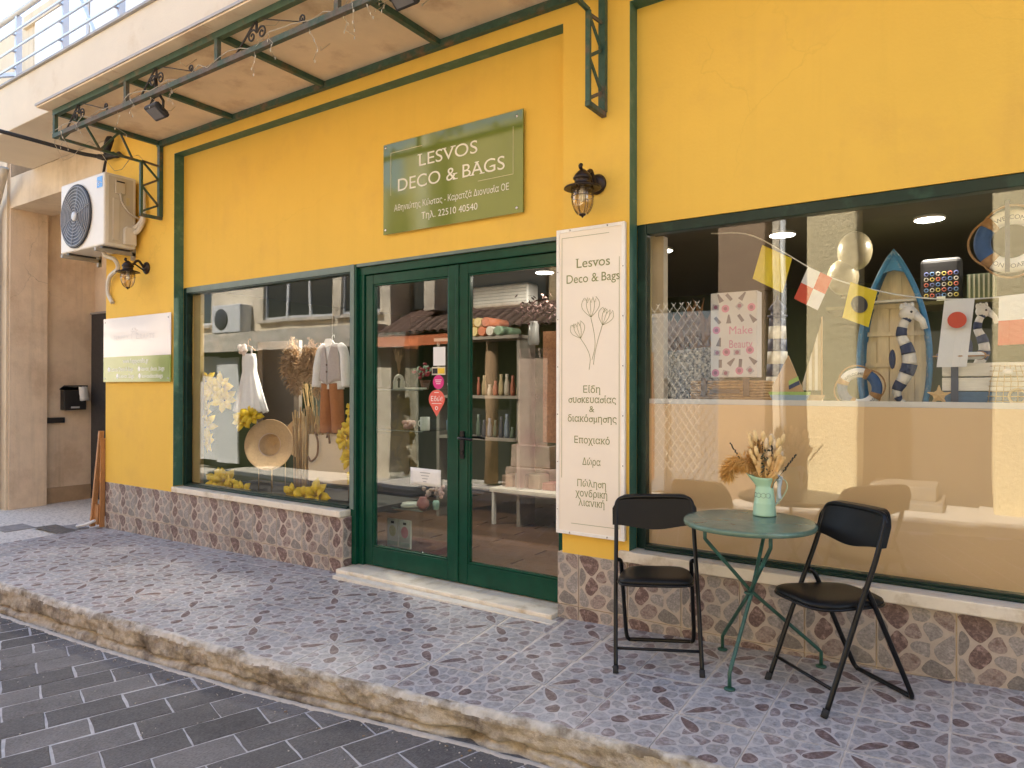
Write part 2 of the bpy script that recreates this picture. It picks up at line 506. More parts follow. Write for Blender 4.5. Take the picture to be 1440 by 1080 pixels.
# ------------------------------------------------------------------ printed stone tiles
def clip(poly, a, b, c):
    """keep a*x + b*y <= c"""
    out = []
    n = len(poly)
    for i in range(n):
        p, q = poly[i], poly[(i+1) % n]
        dp, dq = a*p[0]+b*p[1]-c, a*q[0]+b*q[1]-c
        if dp <= 0: out.append(p)
        if dp*dq < 0:
            t = dp/(dp-dq); out.append((p[0]+(q[0]-p[0])*t, p[1]+(q[1]-p[1])*t))
    return out
def vor_cells(pts, w, h, gap):
    cells = []
    for i, p in enumerate(pts):
        c = [(0,0),(w,0),(w,h),(0,h)]
        for e in ((-1,0,-gap*.35),(1,0,w-gap*.35),(0,-1,-gap*.35),(0,1,h-gap*.35)): c = clip(c, *e)
        for j, q in enumerate(pts):
            if i == j or not c: continue
            dx, dy = q[0]-p[0], q[1]-p[1]; L = sqrt(dx*dx+dy*dy)
            mx, my = (p[0]+q[0])/2, (p[1]+q[1])/2
            c = clip(c, dx/L, dy/L, (dx*mx+dy*my)/L - gap/2)
        if len(c) > 2: cells.append((i, c))
        else: cells.append((i, None))
    return cells
def chaikin(c, k=2, f=.22):
    for _ in range(k):
        o = []
        n = len(c)
        for i in range(n):
            p, q = c[i], c[(i+1) % n]
            o += [(p[0]*(1-f)+q[0]*f, p[1]*(1-f)+q[1]*f), (p[0]*f+q[0]*(1-f), p[1]*f+q[1]*(1-f))]
        c = o
    return c
def wob(c, a, seed):
    r = random.Random(seed)
    return [(x + r.uniform(-a, a), y + r.uniform(-a, a)) for x, y in c]
def stone_layout(seed, nx, ny, size, jit):
    r = random.Random(seed)
    pts = []
    for j in range(ny):
        for i in range(nx):
            pts.append(((i + .5 + (.25 if j % 2 else -.25) + r.uniform(-jit, jit))/nx*size, (j + .5 + r.uniform(-jit, jit))/ny*size))
    return pts
TS = .3275
def tile_mesh(name, pts, colours, gap, mats, thick=.008, petal=None, cut=(0, TS, 0, TS), round_k=2, joint=None):
    """one printed tile: slab + stone shapes lying a hair proud of it; local x,y in the tile plane, z outwards"""
    mb = MB()
    x0, x1, y0, y1 = cut
    mb.box(x0, x1, y0, y1, -thick, 0)
    def put(c, z, mi):
        for e in ((-1,0,-x0-.0015),(1,0,x1-.0015),(0,-1,-y0-.0015),(0,1,y1-.0015)):
            c = clip(c, *e)
            if len(c) < 3: return
        mb.mi = mi
        mb.poly([(p[0], p[1], z) for p in c])
    for i, c in vor_cells(pts, TS, TS, gap):
        if c is None: continue
        big = max(p[0] for p in c)-min(p[0] for p in c) > .02
        if not big: continue
        c = chaikin(wob(chaikin(c, 1, .27), .0042, i), 1, .25)
        put(c, .0007, colours[i % len(colours)])
    if petal:
        for (o, cc) in petal:
            put(chaikin(o, 2), .0011, 0); put(chaikin(wob(cc, .0045, 5), 2), .0015, 2)
    mb.mi = 0
    me = mb.mesh(name, mats)
    return me

SM = [mat('floor_tile_joint', (.52,.50,.49), rough=.42, var=.10, scale=40, rnd=.05, dirt=.22),
      mat('floor_stone_grey', (.32,.315,.315), rough=.32, var=.30, scale=70, rnd=.07, col2=(.43,.42,.42), c2scale=30, c2amt=.55, dirt=.22),
      mat('floor_stone_brown', (.15,.105,.10), rough=.32, var=.40, scale=80, rnd=.08, col2=(.27,.215,.21), c2scale=34, c2amt=.5, dirt=.15),
      mat('floor_stone_blue', (.40,.40,.41), rough=.32, var=.26, scale=70, rnd=.07, col2=(.28,.275,.285), c2scale=28, c2amt=.45, dirt=.22),
      mat('floor_stone_mauve', (.25,.205,.205), rough=.32, var=.36, scale=75, rnd=.08, col2=(.39,.37,.37), c2scale=26, c2amt=.55, dirt=.22)]
WM = [mat('wall_tile_joint', (.47,.395,.33), rough=.48, var=.10, scale=40, rnd=.05, dirt=.2),
      mat('wall_stone_grey', (.27,.245,.23), rough=.4, var=.42, scale=95, rnd=.05, col2=(.37,.335,.31), c2scale=34, c2amt=.5, dirt=.2),
      mat('wall_stone_brown', (.135,.085,.075), rough=.4, var=.45, scale=95, rnd=.05, col2=(.30,.21,.19), c2scale=36, c2amt=.5, dirt=.15),
      mat('wall_stone_tan', (.30,.24,.215), rough=.4, var=.42, scale=95, rnd=.05, col2=(.18,.115,.10), c2scale=32, c2amt=.45, dirt=.2),
      mat('wall_stone_dark', (.20,.18,.165), rough=.4, var=.45, scale=95, rnd=.05, col2=(.29,.255,.24), c2scale=34, c2amt=.4, dirt=.2)]

# ------------------------------------------------------------------ ground, street, kerb, sidewalk
def build_ground():
    mb = MB()
    for a, b in ((-400,-14),(-14,-5.3),(-5.3,-2),(-2,-1),(-1,3),(3,400)):
        za, zb = (street_z(max(a,-20))-.16, street_z(min(max(b,-20),12))-.16)
        mb.poly([(a,-400,za),(b,-400,zb),(b,400,zb),(a,400,za)])
    o = build(mb, 'ground', mat('ground_earth', (.13,.12,.11), rough=.95, var=.2, scale=.6))
    tag(o, 'dark earth under the town', None, None, 'structure')
    # street bed: pale mortar that shows in the joints between the setts
    mb = MB()
    xs = [-26,-20,-14,-10,-8,-6.5,-5.3,-4.5,-3.6,-2.8,-2,-1,0,1,3,6,10,16]
    for a, b in zip(xs[:-1], xs[1:]):
        mb.poly([(a,-4.75,street_z(a)),(b,-4.75,street_z(b)),(b,kerb_y(b)+.03,street_z(b)),(a,kerb_y(a)+.03,street_z(a))])
    st = build(mb, 'street', mat('pale_mortar', (.42,.41,.41), rough=.9, var=.25, scale=18, bump=.4, bscale=90, dist=.004))
    tag(st, kind='structure')
    M_P = mat('dark_basalt', (.150,.141,.135), spec=.25, rough=.8, var=.5, scale=75, dirt=.3, bump=.8, bscale=95, dist=.007, rnd=.27, col2=(.16,.15,.142), c2scale=40, c2amt=.5, stretch=(1,2.5,1))
    L, W = .355, .2235
    ang = radians(90-19.2)
    u = Vector((cos(ang), sin(ang), 0)); v = Vector((sin(ang), -cos(ang), 0))
    org = Vector((-3.736, -2.311, 0))
    variants = []
    for k in range(9):
        r = random.Random(k)
        mb = MB()
        l, w, h = L-.006-r.uniform(0,.006), W-.008-r.uniform(0,.005), .03
        n = 5
        top = []
        prof = [(-l/2,-w/2),(l/2,-w/2),(l/2,w/2),(-l/2,w/2)]
        edge = []
        for i in range(4):
            p, q = prof[i], prof[(i+1) % 4]
            for t in range(n if i % 2 == 0 else 3):
                tt = t/(n if i % 2 == 0 else 3)
                edge.append((p[0]+(q[0]-p[0])*tt + r.uniform(-.0032,.0032), p[1]+(q[1]-p[1])*tt + r.uniform(-.003,.003)))
        b0 = [mb.vert((x, y, -h)) for x, y in edge]
        b1 = [mb.vert((x, y, -.003)) for x, y in edge]
        b2 = [mb.vert((x*(1-.005/l*2), y*(1-.005/w*2), r.uniform(-.001,.0008))) for x, y in edge]
        c = mb.vert((0,0,.001))
        m = len(edge)
        for i in range(m):
            j = (i+1) % m
            mb.face((b0[i], b0[j], b1[j], b1[i])); mb.face((b1[i], b1[j], b2[j], b2[i])); mb.face((b2[i], b2[j], c))
        variants.append(mb.mesh('paver', M_P))
    far = MB()
    for i in range(-30, 40):
        for j in range(-60, 80):
            c = org + u*(L*(i + (.5 if j % 2 else 0))) + v*(W*j)
            if not (-16 < c.x < 9 and -4.7 < c.y): continue
            ky = kerb_y(c.x)
            tip = c.y + .5*L*abs(u.y) + .5*W*abs(v.y)
            if c.y - .12 > ky: continue
            z = street_z(c.x) + .0035 + random.uniform(-.0025, .0025)
            sl = (street_z(c.x+.1)-street_z(c.x-.1))/.2
            R = Matrix.Rotation(-math.atan(sl) , 3, 'Y') @ rotz(ang) @ rotx(random.uniform(-.006,.006))
            if -7.4 < c.x < -.2 and c.y > -3.1:
                link('paver', variants[random.randrange(9)], st, (c.x, c.y, z), R.to_euler())
            else:
                far.obox((c.x, c.y, z-.0105), (L-.013, W-.012, .02), R)
    fo = build(far, 'paver_field', M_P, st, kind='stuff')
    # kerb
    mb = MB()
    nx = 900; X0, X1 = -10.5, 4.0
    prof_n = 22
    def crack(x): return .70 + .10*noise.noise((x*3.1, 3.3, 0)) + .05*noise.noise((x*11, 1.3, 0)) + .03*noise.noise((x*31, 7.3, 0))
    def hole(x):
        return max(0, 1-abs(x+1.96)/.13)*.9 + max(0, 1-abs(x+1.70)/.10)*.6 + max(0, 1-abs(x+4.95)/.22)*.5*(.5+noise.noise((x*9,0,5))) + max(0, 1-abs(x+5.6)/.3)*.35
    mb.smooth = True
    rows = []
    for i in range(nx+1):
        x = X0 + (X1-X0)*i/nx
        ky = kerb_y(x); zt = walk_z(x, ky) + .003; zb = street_z(x) - .01
        zt += .006*noise.noise((x*5, 0, 2)) + .004*noise.noise((x*19, 0, 2)) - .003
        ring = [(x, ky+.035, zt-.004), (x, ky+.012, zt)]
        for k in range(prof_n+1):
            t = k/prof_n
            y = ky - .004 - .012*min(1, t*6) - .012*t
            z = zt - .004 - (zt-zb-.004)*t
            y += .020*noise.noise((x*6, t*2.2, 9)) + .011*noise.noise((x*21, t*6, 4)) + .006*noise.noise((x*60, t*16, 4))
            cr = crack(x)
            if t > cr: y += -.012 - .01*(t-cr)
            d = abs(t-cr)
            if d < .06: y += .045*(1-d/.06)*max(.1, .7+.9*noise.noise((x*4,2,2)))
            hh = hole(x)
            if hh > 0 and .52 < t < .97: y += .11*min(1,hh)*max(0, 1-((t-.76)/.22)**2)
            ring.append((x, y, z))
        # mortar fillet onto the street
        ring.append((x, ky-.055-.012*noise.noise((x*6,5,5))-.006*noise.noise((x*25,5,5)), zb+.026))
        ring.append((x, ky-.075-.016*noise.noise((x*6,5,5))-.01*noise.noise((x*31,5,5)), zb+.012))
        rows.append([mb.vert(p) for p in ring])
    for A, B in zip(rows[:-1], rows[1:]):
        for k in range(len(A)-1):
            mb.mi = 1 if k < 5+2.5*noise.noise((mb.v[A[0]][0]*9,1,1)) else (2 if k >= prof_n+2 else 0)
            mb.face((A[k], B[k], B[k+1], A[k+1]))
    kb = mat('kerb_render', (.42,.37,.295), rough=.92, var=.28, scale=30, bump=.7, bscale=110, dist=.008, col2=(.15,.125,.10), c2scale=4.5, c2amt=.5)
    kt = mat('kerb_top_cement', (.50,.48,.43), rough=.85, var=.25, scale=18, bump=.4, bscale=60, dist=.006, col2=(.2,.17,.13), c2scale=5, c2amt=.5)
    kf = mat('kerb_fillet_mortar', (.48,.43,.36), rough=.9, var=.2, scale=20, bump=.5, bscale=60, dist=.006)
    tag(build(mb, 'kerb', [kb, kt, kf]), kind='structure')
    # sidewalk bed + tiles
    mb = MB()
    n = 60
    for i in range(n):
        a = -8.12 + (12.1)*i/n; b = -8.12 + 12.1*(i+1)/n
        mb.poly([(a,kerb_y(a)+.02,walk_z(a,kerb_y(a))-.0038),(b,kerb_y(b)+.02,walk_z(b,kerb_y(b))-.0038),(b,.3,walk_z(b,.3)-.0038),(a,.3,walk_z(a,.3)-.0038)])
    sw = build(mb, 'sidewalk', mat('floor_grout', (.62,.57,.50), rough=.9, var=.2, scale=20))
    tag(sw, kind='structure')
    # stone print: two arrangements; a brown petal in the corner so that four tiles make a flower
    pets = []
    def petal_shape(grow):
        d = Vector((.707,.707)); p = Vector((-.707,.707))
        pts = []
        for t, wv in ((.020-grow,.0),(.05,.013+grow),(.088,.021+grow),(.125,.026+grow),(.158,.02+grow),(.176+grow,.006+grow*.5)):
            pts.append((t, wv))
        out = [tuple(d*t + p*w*-1) for t, w in pts] + [tuple(d*t + p*w) for t, w in pts[::-1][:-1]]
        return out
    pet = [(petal_shape(.009), petal_shape(0))]
    cols = [1,3,4,1, 3,1,3,4, 1,3,2,3, 4,1,3,4, 3,1,4,1]
    fm = []
    for sd in (3, 11):
        fm.append(tile_mesh('floor_tile', stone_layout(sd, 4, 5, TS, .33), (cols if sd == 3 else [1,3,1,4, 3,4,1,3, 1,1,4,3, 3,4,1,2, 1,3,4,3]), .0105, SM, petal=pet, round_k=1))
    P = .3345
    for m in range(-24, 13):
        xc = -.425 - .0 + P*(m + .5)
        for j in range(0, 5):
            ky = kerb_y(xc)
            sl = (kerb_y(xc+.15)-kerb_y(xc-.15))/.3
            a = math.atan(sl)
            cx, cy = xc - sl*(j+.5)*P*.5, ky + .006 + P*(j+.5)
            if cy > .20 or cx < -8.0: continue
            q = (m % 2) , (j % 2)
            # rotation so that the petal corner meets its three neighbours at flower corners (m even, j odd boundaries)
            rot = {(0,1): 0, (1,1): 90, (1,0): 180, (0,0): 270}[q]
            R = rotz(a) @ rotz(radians(rot))
            sx = (fz(cx+.15)-fz(cx-.15))/.3
            R = roty(-math.atan(sx)) @ rotx(math.atan(.015)) @ R
            cpos = Vector((cx, cy, walk_z(cx, cy) + random.uniform(-.0008,.0008)))
            loc = cpos - R @ Vector((TS/2, TS/2, 0))
            link('floor_tile', fm[(m//2 + j//2) % 2], sw, loc, R.to_euler())
    # terrazzo and cement at the neighbour's entrance
    mb = MB()
    for a, b in ((-16,-12),(-12,-10),(-10,-9),(-9,-8.135)):
        mb.poly([(a,kerb_y(a)+.02,walk_z(a,-1.5)-.002),(b,kerb_y(b)+.02,walk_z(b,-1.5)-.002),(b,1.2,walk_z(b,0)-.002),(a,1.2,walk_z(a,0)-.002)])
    pv = build(mb, 'pavement', mat('terrazzo', (.62,.58,.52), rough=.75, var=.25, scale=34, col2=(.16,.15,.14), c2scale=30, c2amt=.3, detail=3))
    tag(pv, kind='structure')
    for (x, y, sx, sy) in ((-8.95,-.52,.34,.3),(-8.35,-.18,.3,.22),(-8.6,-1.08,.4,.34)):
        mb = MB(); z = walk_z(x, y)
        mb.obox((x, y, z), (sx, sy, .012), roty(.013))
        build(mb, 'inspection_cover', mat('dark_cement', (.26,.245,.235), rough=.85, var=.3, scale=14), pv, bevel=.003)
    mb = MB()
    mb.grid(lambda a, b: (-8.7+.66*a, -.42+.22*b+.05*noise.noise((a*3,b*3,1)), walk_z(-8.4,-.3)+.004+.035*max(0,sin(pi*a))*sin(pi*b)*(.6+noise.noise((a*5,b*5,3)))), 16, 8)
    build(mb, 'broken_edge', mat('broken_cement', (.12,.105,.09), rough=.95, var=.4, scale=20, bump=.6, bscale=50), pv)
    # pavement across the street
    mb = MB()
    for a, b in zip(xs[:-1], xs[1:]):
        mb.box(a, b, -6.2, -4.72, street_z((a+b)/2)-.1, street_z((a+b)/2)+.1)
    tag(build(mb, 'far_pavement', mat('far_pavement_cement', (.60,.55,.47), rough=.9, var=.15, scale=8)), kind='structure')
build_ground()
def build_grit():
    r = random.Random(31)
    mb = MB()
    for k in range(420):
        x = r.uniform(-7,.2)
        near = r.random() < .6
        y = kerb_y(x) - (.075 + abs(r.gauss(0,.05)) if near else r.uniform(.1,1.6))
        z = street_z(x) + .006
        s_ = r.uniform(.0018,.0055)
        mb.ell((x, y, z), s_, s_*r.uniform(.6,1), s_*.6, 5, 4, rotz(r.uniform(0,3)))
    o = build(mb, 'street_grit', mat('pale_grit', (.42,.38,.32), rough=.95, var=.4, scale=40))
    tag(o, 'pale grit and crumbs of mortar scattered along the kerb', kind='stuff')
    mb = MB()
    for k in range(26):
        x = r.uniform(-6.5,-.3); y = kerb_y(x) - (.08+abs(r.gauss(0,.12))); z = street_z(x)+.008; a = r.uniform(0,6.3); L_ = r.uniform(.012,.03)
        d = Vector((cos(a),sin(a),r.uniform(0,.3)))*L_; p = Vector((x,y,z)); s_ = Vector((-sin(a),cos(a),r.uniform(0,.4)))*L_*.35
        mb.poly([p, p+d*.5+s_, p+d, p+d*.5-s_])
    o = build(mb, 'leaf_litter', mat('dry_leaf', (.24,.15,.07), rough=.9, var=.4, scale=30))
    tag(o, 'small dry leaf scraps lying along the kerb', kind='stuff')
build_grit()
# ------------------------------------------------------------------ the yellow shop
M_SIDE = mat('inner_olive_wall', (.14,.14,.045), rough=.8, var=.12, scale=3)
M_CEIL = mat('inner_ceiling', (.10,.095,.075), rough=.85, var=.08, scale=2)
shop = thing('shop_building', 'yellow plastered shop building with green door and two shop windows', 'building', (-2.5, .3, 0))
def part(mb, name, mats, parent=None, **k): return build(mb, name, mats, parent or shop, **k)

def build_shop():
    mb = MB()
    mb.box(-8.0,-6.66, 0,.3, .42,4.2)
    mb.box(-2.2,-1.74, 0,.3, .42,3.797)
    mb.box(-6.66,9, 0,.3, 3.797,4.2)
    mb.box(-6.66,-2.2, .1,.3, 2.465,3.797)
    mb.box(-1.74,2.3, .1,.3, 2.465,3.797)
    mb.box(2.3,9, 0,.3, .42,3.797)
    part(mb, 'wall', M_YELLOW)
    mb = MB()      # green painted edges of the sunk panels
    mb.box(-6.66,-6.656, .0,.1, .48,3.793)
    mb.box(-6.66,-2.2, -.0005,.1, 3.793,3.797)
    mb.box(-1.74,-1.736, .0,.1, .49,3.793)
    mb.box(-1.74,2.3, -.0005,.1, 3.793,3.797)
    part(mb, 'painted_edge', M_GREEN_L)
    # side and body of the building (keeps the sun off the street)
    mb = MB()
    mb.box(-8.0,-7.8, .3,6, -.3,4.2)
    mb.box(-9.85,9, .0,9, 4.72,6.0)
    mb.box(-9.85,9, .3,9, 4.2,4.72)
    part(mb, 'upper_wall', M_CREAM)
    mb = MB(); mb.box(-10.05,9.2, -.04,9, 6.0,6.15)
    part(mb, 'roof_edge', M_CREAM)
    mb = MB(); mb.box(.6,9, .0,9, 6.16,9.2)  # unseen block added to keep sun off the right of the opposite house
    part(mb, 'added_sun_block', M_CREAM)
    # base
    mb = MB()
    mb.box(-8.0,-4.222, .009,.3, -.4,.42)
    mb.box(-2.233,9, .009,.3, -.4,.42)
    part(mb, 'base', mat('base_cement', (.58,.48,.34), rough=.9, var=.2, scale=20))
    base_pts = stone_layout(14, 3, 4, TS, .36)
    bc = [1,3,4,2,1,1,4,3,1,2,1,3]
    full = tile_mesh('base_tile', base_pts, bc, .0125, WM, round_k=1)
    R = RX90
    def wall_tile(me, x, z, y=.001): link('base_tile', me, shop, Vector((x, y, z)) - Vector(WB[shop.name]), R.to_euler())
    def cutm(x0, x1): return tile_mesh('base_tile', base_pts, bc, .0125, WM, cut=(x0, x1, 0, TS), round_k=1)
    for row in (.0955, -.2375):
        for k in range(-12, 0):
            x = -4.38 + .333*k + .002
            if x > -7.98: wall_tile(full, x, row)
        wall_tile(cutm(0, .157), -4.378, row)
        for k in range(0, 16):
            x = -2.083 + .333*k + .002
            wall_tile(full, x, row)
        wall_tile(cutm(.329-.149, .329), -2.0855-.329, row)
        # return beside the door
        me = cutm(0, .146)
        o = link('base_tile', me, shop, Vector((-4.2215, .004, row)) - Vector(WB[shop.name]), (rotz(pi/2) @ R).to_euler())
    # leftmost cut column
    xl = -4.378 - .333*10
    for row in (.0955, -.2375):
        w = xl - .004 + 7.999
        if w > .02: wall_tile(cutm(.329-w, .329), xl-.333, row)
    # sills
    mb = MB(); mb.box(-6.656,-4.236, -.022,.16, .424,.476)
    part(mb, 'window_sill', M_MARBLE, bevel=.006)
    mb = MB(); mb.box(-1.80,2.3, -.028,.16, .424,.488)
    part(mb, 'window_sill', M_MARBLE, bevel=.007)
    # door step
    mb = MB(); mb.box(-4.218,-2.236, -.075,.3, -.06,.032)
    part(mb, 'door_step', M_MARBLE, bevel=.008)
    mb = MB(); mb.box(-4.17,-2.19, -.15,-.078, -.06,.006)
    part(mb, 'step_strip', mat('pale_step_strip', (.66,.63,.56), rough=.5, var=.12, scale=16), bevel=.004)
build_shop()

def window(name, x0, x1, z0, z1, lw, tw, bw, rw=.06):
    """dark green frame with stepped rails; the pane is a sheet of glass in it"""
    mb = MB()
    mb.box(x0, x0+lw, .1005,.17, z0,z1)
    mb.box(x1-rw, x1, .1005,.17, z0,z1)
    mb.box(x0+lw, x1-rw, .104,.17, z1-tw,z1-.001)
    mb.box(x0+lw, x1-rw, .10,.17, z0,z0+bw)
    mb.box(x0+lw, x1-rw, .075,.10, z0+.001,z0+bw*.6)
    f = part(mb, name, M_FRAME, bevel=.004)
    g = MB(); g.box(x0+lw-.01, x1-rw+.01, .143,.149, z0+bw-.01,z1-tw+.01)
    part(g, 'pane', M_GLASS, f)
    return f
w1 = window('window', -6.655,-4.236, .477,2.464, .055,.07,.028, .02)
mb = MB(); mb.box(-6.60,-4.236, .098,.104, 2.412,2.4645)
part(mb, 'head_strip', M_GREYGREEN, w1)
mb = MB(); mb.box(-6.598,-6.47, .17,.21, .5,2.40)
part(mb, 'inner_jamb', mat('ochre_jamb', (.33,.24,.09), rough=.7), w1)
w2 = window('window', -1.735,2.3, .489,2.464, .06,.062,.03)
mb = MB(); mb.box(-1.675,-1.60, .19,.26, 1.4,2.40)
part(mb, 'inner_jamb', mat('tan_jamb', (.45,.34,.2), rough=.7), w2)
# pale film that blinds the lower part of the right window
mb = MB(); mb.box(-1.68,2.25, .150,.156, .51,1.372)
part(mb, 'blind_film', mat('tan_film', (.68,.45,.225), rough=.45, var=.03, scale=2), w2)
mb = MB(); mb.box(-1.68,2.25, .150,.156, 1.3735,1.402)
part(mb, 'film_edge', mat('pale_film_edge', (.62,.58,.52), rough=.5, var=.03), w2)

def build_door():
    fr = MB()
    fr.box(-4.235,-4.175, .095,.25, .034,2.4645)
    fr.box(-4.175,-4.122, .13,.25, .034,2.40)
    fr.box(-4.175,-2.19, .125,.25, 2.375,2.44)
    fr.box(-2.225,-2.19, .12,.25, .034,2.375)
    f = part(fr, 'door_frame', M_GREEN, bevel=.005)
    mb = MB(); mb.box(-4.175,-2.205, .098,.124, 2.4405,2.4645); mb.box(-4.24,-4.195, .09,.0945, .48,2.4645)
    part(mb, 'frame_strip', M_GREYGREEN, f)
    def leaf(x0, x1, z0=.040, z1=2.372):
        mb = MB()
        sw, tr, brl = .082, .078, .148
        mb.box(x0, x0+sw, .145,.195, z0,z1)
        mb.box(x1-sw, x1, .145,.195, z0,z1)
        mb.box(x0+sw, x1-sw, .1465,.1935, z1-tr,z1)
        mb.box(x0+sw, x1-sw, .1465,.1935, z0,z0+brl)
        # raised glazing bead
        b = .014
        mb.box(x0+sw, x0+sw+b, .152,.19, z0+brl,z1-tr)
        mb.box(x1-sw-b, x1-sw, .152,.19, z0+brl,z1-tr)
        mb.box(x0+sw+b, x1-sw-b, .152,.19, z1-tr-b,z1-tr)
        mb.box(x0+sw+b, x1-sw-b, .152,.19, z0+brl,z0+brl+b)
        d = part(mb, 'door_leaf', M_GREEN, bevel=.004)
        g = MB(); g.box(x0+sw+.004, x1-sw-.004, .166,.172, z0+brl+.004,z1-tr-.004)
        part(g, 'pane', M_GLASS, d)
        return d
    d1 = leaf(-4.118,-3.176)
    d2 = leaf(-3.158,-2.222)
    cb = MB(); cb.box(-3.185,-3.155, .135,.1455, .045,2.37)
    part(cb, 'cover_strip', M_GREEN, d1, bevel=.003)
    mk = mat('black_metal', (.012,.012,.013), rough=.32, var=.1, metal=.3)
    h = MB()
    h.obox((-3.118, .138, 1.05), (.034,.012,.20))
    h.tube([(-3.118,.132,1.10),(-3.118,.09,1.10)], .011, 10)
    h.tube(spline([(-3.118,.09,1.10),(-3.10,.082,1.102),(-3.04,.082,1.100),(-2.99,.086,1.094)]), .0095, 8)
    h.lathe([(.012,0),(.012,.008)], (-3.118,.132,1.0), 12, M=rotx(pi/2))
    part(h, 'door_handle', mk, d2)
    h = MB()
    h.tube(spline([(-3.118,.2,1.10),(-3.118,.245,1.10),(-3.06,.25,1.10),(-3.0,.246,1.095)]), .0095, 8)
    part(h, 'inner_handle', mk, d2)
build_door()

# ------------------------------------------------------------------ inside of the shop
def build_inside():
    mb = MB()
    mb.box(-7.8,4.5, 4.6,4.75, -.1,3.0)
    mb.box(4.3,4.45, .3,4.6, -.1,3.0)
    mb.box(-7.8,-7.7, .3,4.6, -.1,3.0)
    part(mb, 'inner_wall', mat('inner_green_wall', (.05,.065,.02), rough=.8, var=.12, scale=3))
    mb = MB(); mb.box(-7.7,4.3, .31,4.6, 2.62,2.9)
    part(mb, 'ceiling', M_CEIL)
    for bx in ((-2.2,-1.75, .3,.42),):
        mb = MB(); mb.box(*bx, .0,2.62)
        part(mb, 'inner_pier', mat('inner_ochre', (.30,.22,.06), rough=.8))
    mb = MB(); mb.box(-7.7,4.3, .3,4.6, -.1,.0)
    part(mb, 'floor_bed', M_DARK)
    wm = mat('dark_floor_wood', (.11,.062,.036), rough=.35, var=.4, scale=9, rnd=.3, stretch=(.6,8,8))
    base = MB(); base.box(-.59,.59, -.0945,.0945, 0,.012)
    me = base.mesh('floor_plank', wm)
    for r in range(22):
        for c in range(5):
            x = -5.6 + 1.2*c + (.6 if r % 2 else 0); y = .42 + .19*r
            link('floor_plank', me, shop, Vector((x, y, .001)) - Vector(WB[shop.name]))
    # display boards in the two windows
    mb = MB(); mb.box(-6.6,-4.24, .18,.95, .40,.446)
    part(mb, 'display_board', mat('dark_board', (.05,.045,.04), rough=.55, var=.2))
    mb = MB(); mb.box(-1.6,2.2, .22,1.0, 1.34,1.38)
    part(mb, 'display_shelf', mat('pale_board', (.5,.45,.36), rough=.6))
build_inside()

# ------------------------------------------------------------------ balcony over the shop
def build_balcony():
    mb = MB(); mb.box(-9.85,9, -.72,-.001, 4.2,4.70)
    b = part(mb, 'balcony', mat('cream_fascia', (.70,.60,.45), rough=.85, var=.05, scale=2, bump=.15, bscale=50, col2=(.6,.48,.33), c2scale=1.2, c2amt=.35, spec=.2), bevel=.008)
    mb = MB(); mb.box(-9.88,9, -.745,.0, 4.70,4.722)
    part(mb, 'balcony_edge', mat('grey_edge_stone', (.36,.34,.31), rough=.7, var=.15), b)
    al = mat('white_aluminium', (.66,.66,.68), rough=.3, metal=.5, var=.05)
    x = -9.6
    for k in range(12):
        px = -8.49 + 1.065*(k-1)
        mb = MB(); mb.box(px-.02, px+.02, -.70,-.645, 4.722,5.42)
        for z in (4.85,5.03,5.21): mb.tube([(px-.012,-.695,z),(px-.012,-.735,z)], .011, 6)
        part(mb, 'rail_post', al, b)
    for z, r in ((4.85,.012),(5.03,.012),(5.21,.012)):
        mb = MB(); mb.tube([(-9.75,-.735,z),(4,-.735,z)], r, 8)
        part(mb, 'rail', al, b)
    mb = MB(); mb.tube([(-9.75,-.69,5.44),(4,-.69,5.44)], .03, 12)
    part(mb, 'hand_rail', mat('cream_hand_rail', (.62,.55,.46), rough=.35, var=.05), b)
    mb = MB(); mb.bar((-9.3,-.66,4.98),(-7.9,-.05,4.95), .04); part(mb, 'brace', al, b)
    mb = MB(); mb.bar((-7.42,-.62,5.5),(-7.33,-.3,4.73), .03); part(mb, 'brace', al, b)
    sh = mat('white_shutter', (.78,.80,.84), rough=.5, var=.03)
    for x0 in (-9.7,-8.3,-6.9,-5.5):
        mb = MB()
        mb.box(x0, x0+1.3, -.04,-.004, 4.73,5.98)
        s = part(mb, 'shutter', sh)
        if x0 in (-6.9,-8.3):
            for k in range(26):
                m2 = MB(); m2.obox((x0+.65, -.05, 4.80+.045*k), (1.14,.012,.04), rotx(.4))
                part(m2, 'slat', sh, s)
build_balcony()

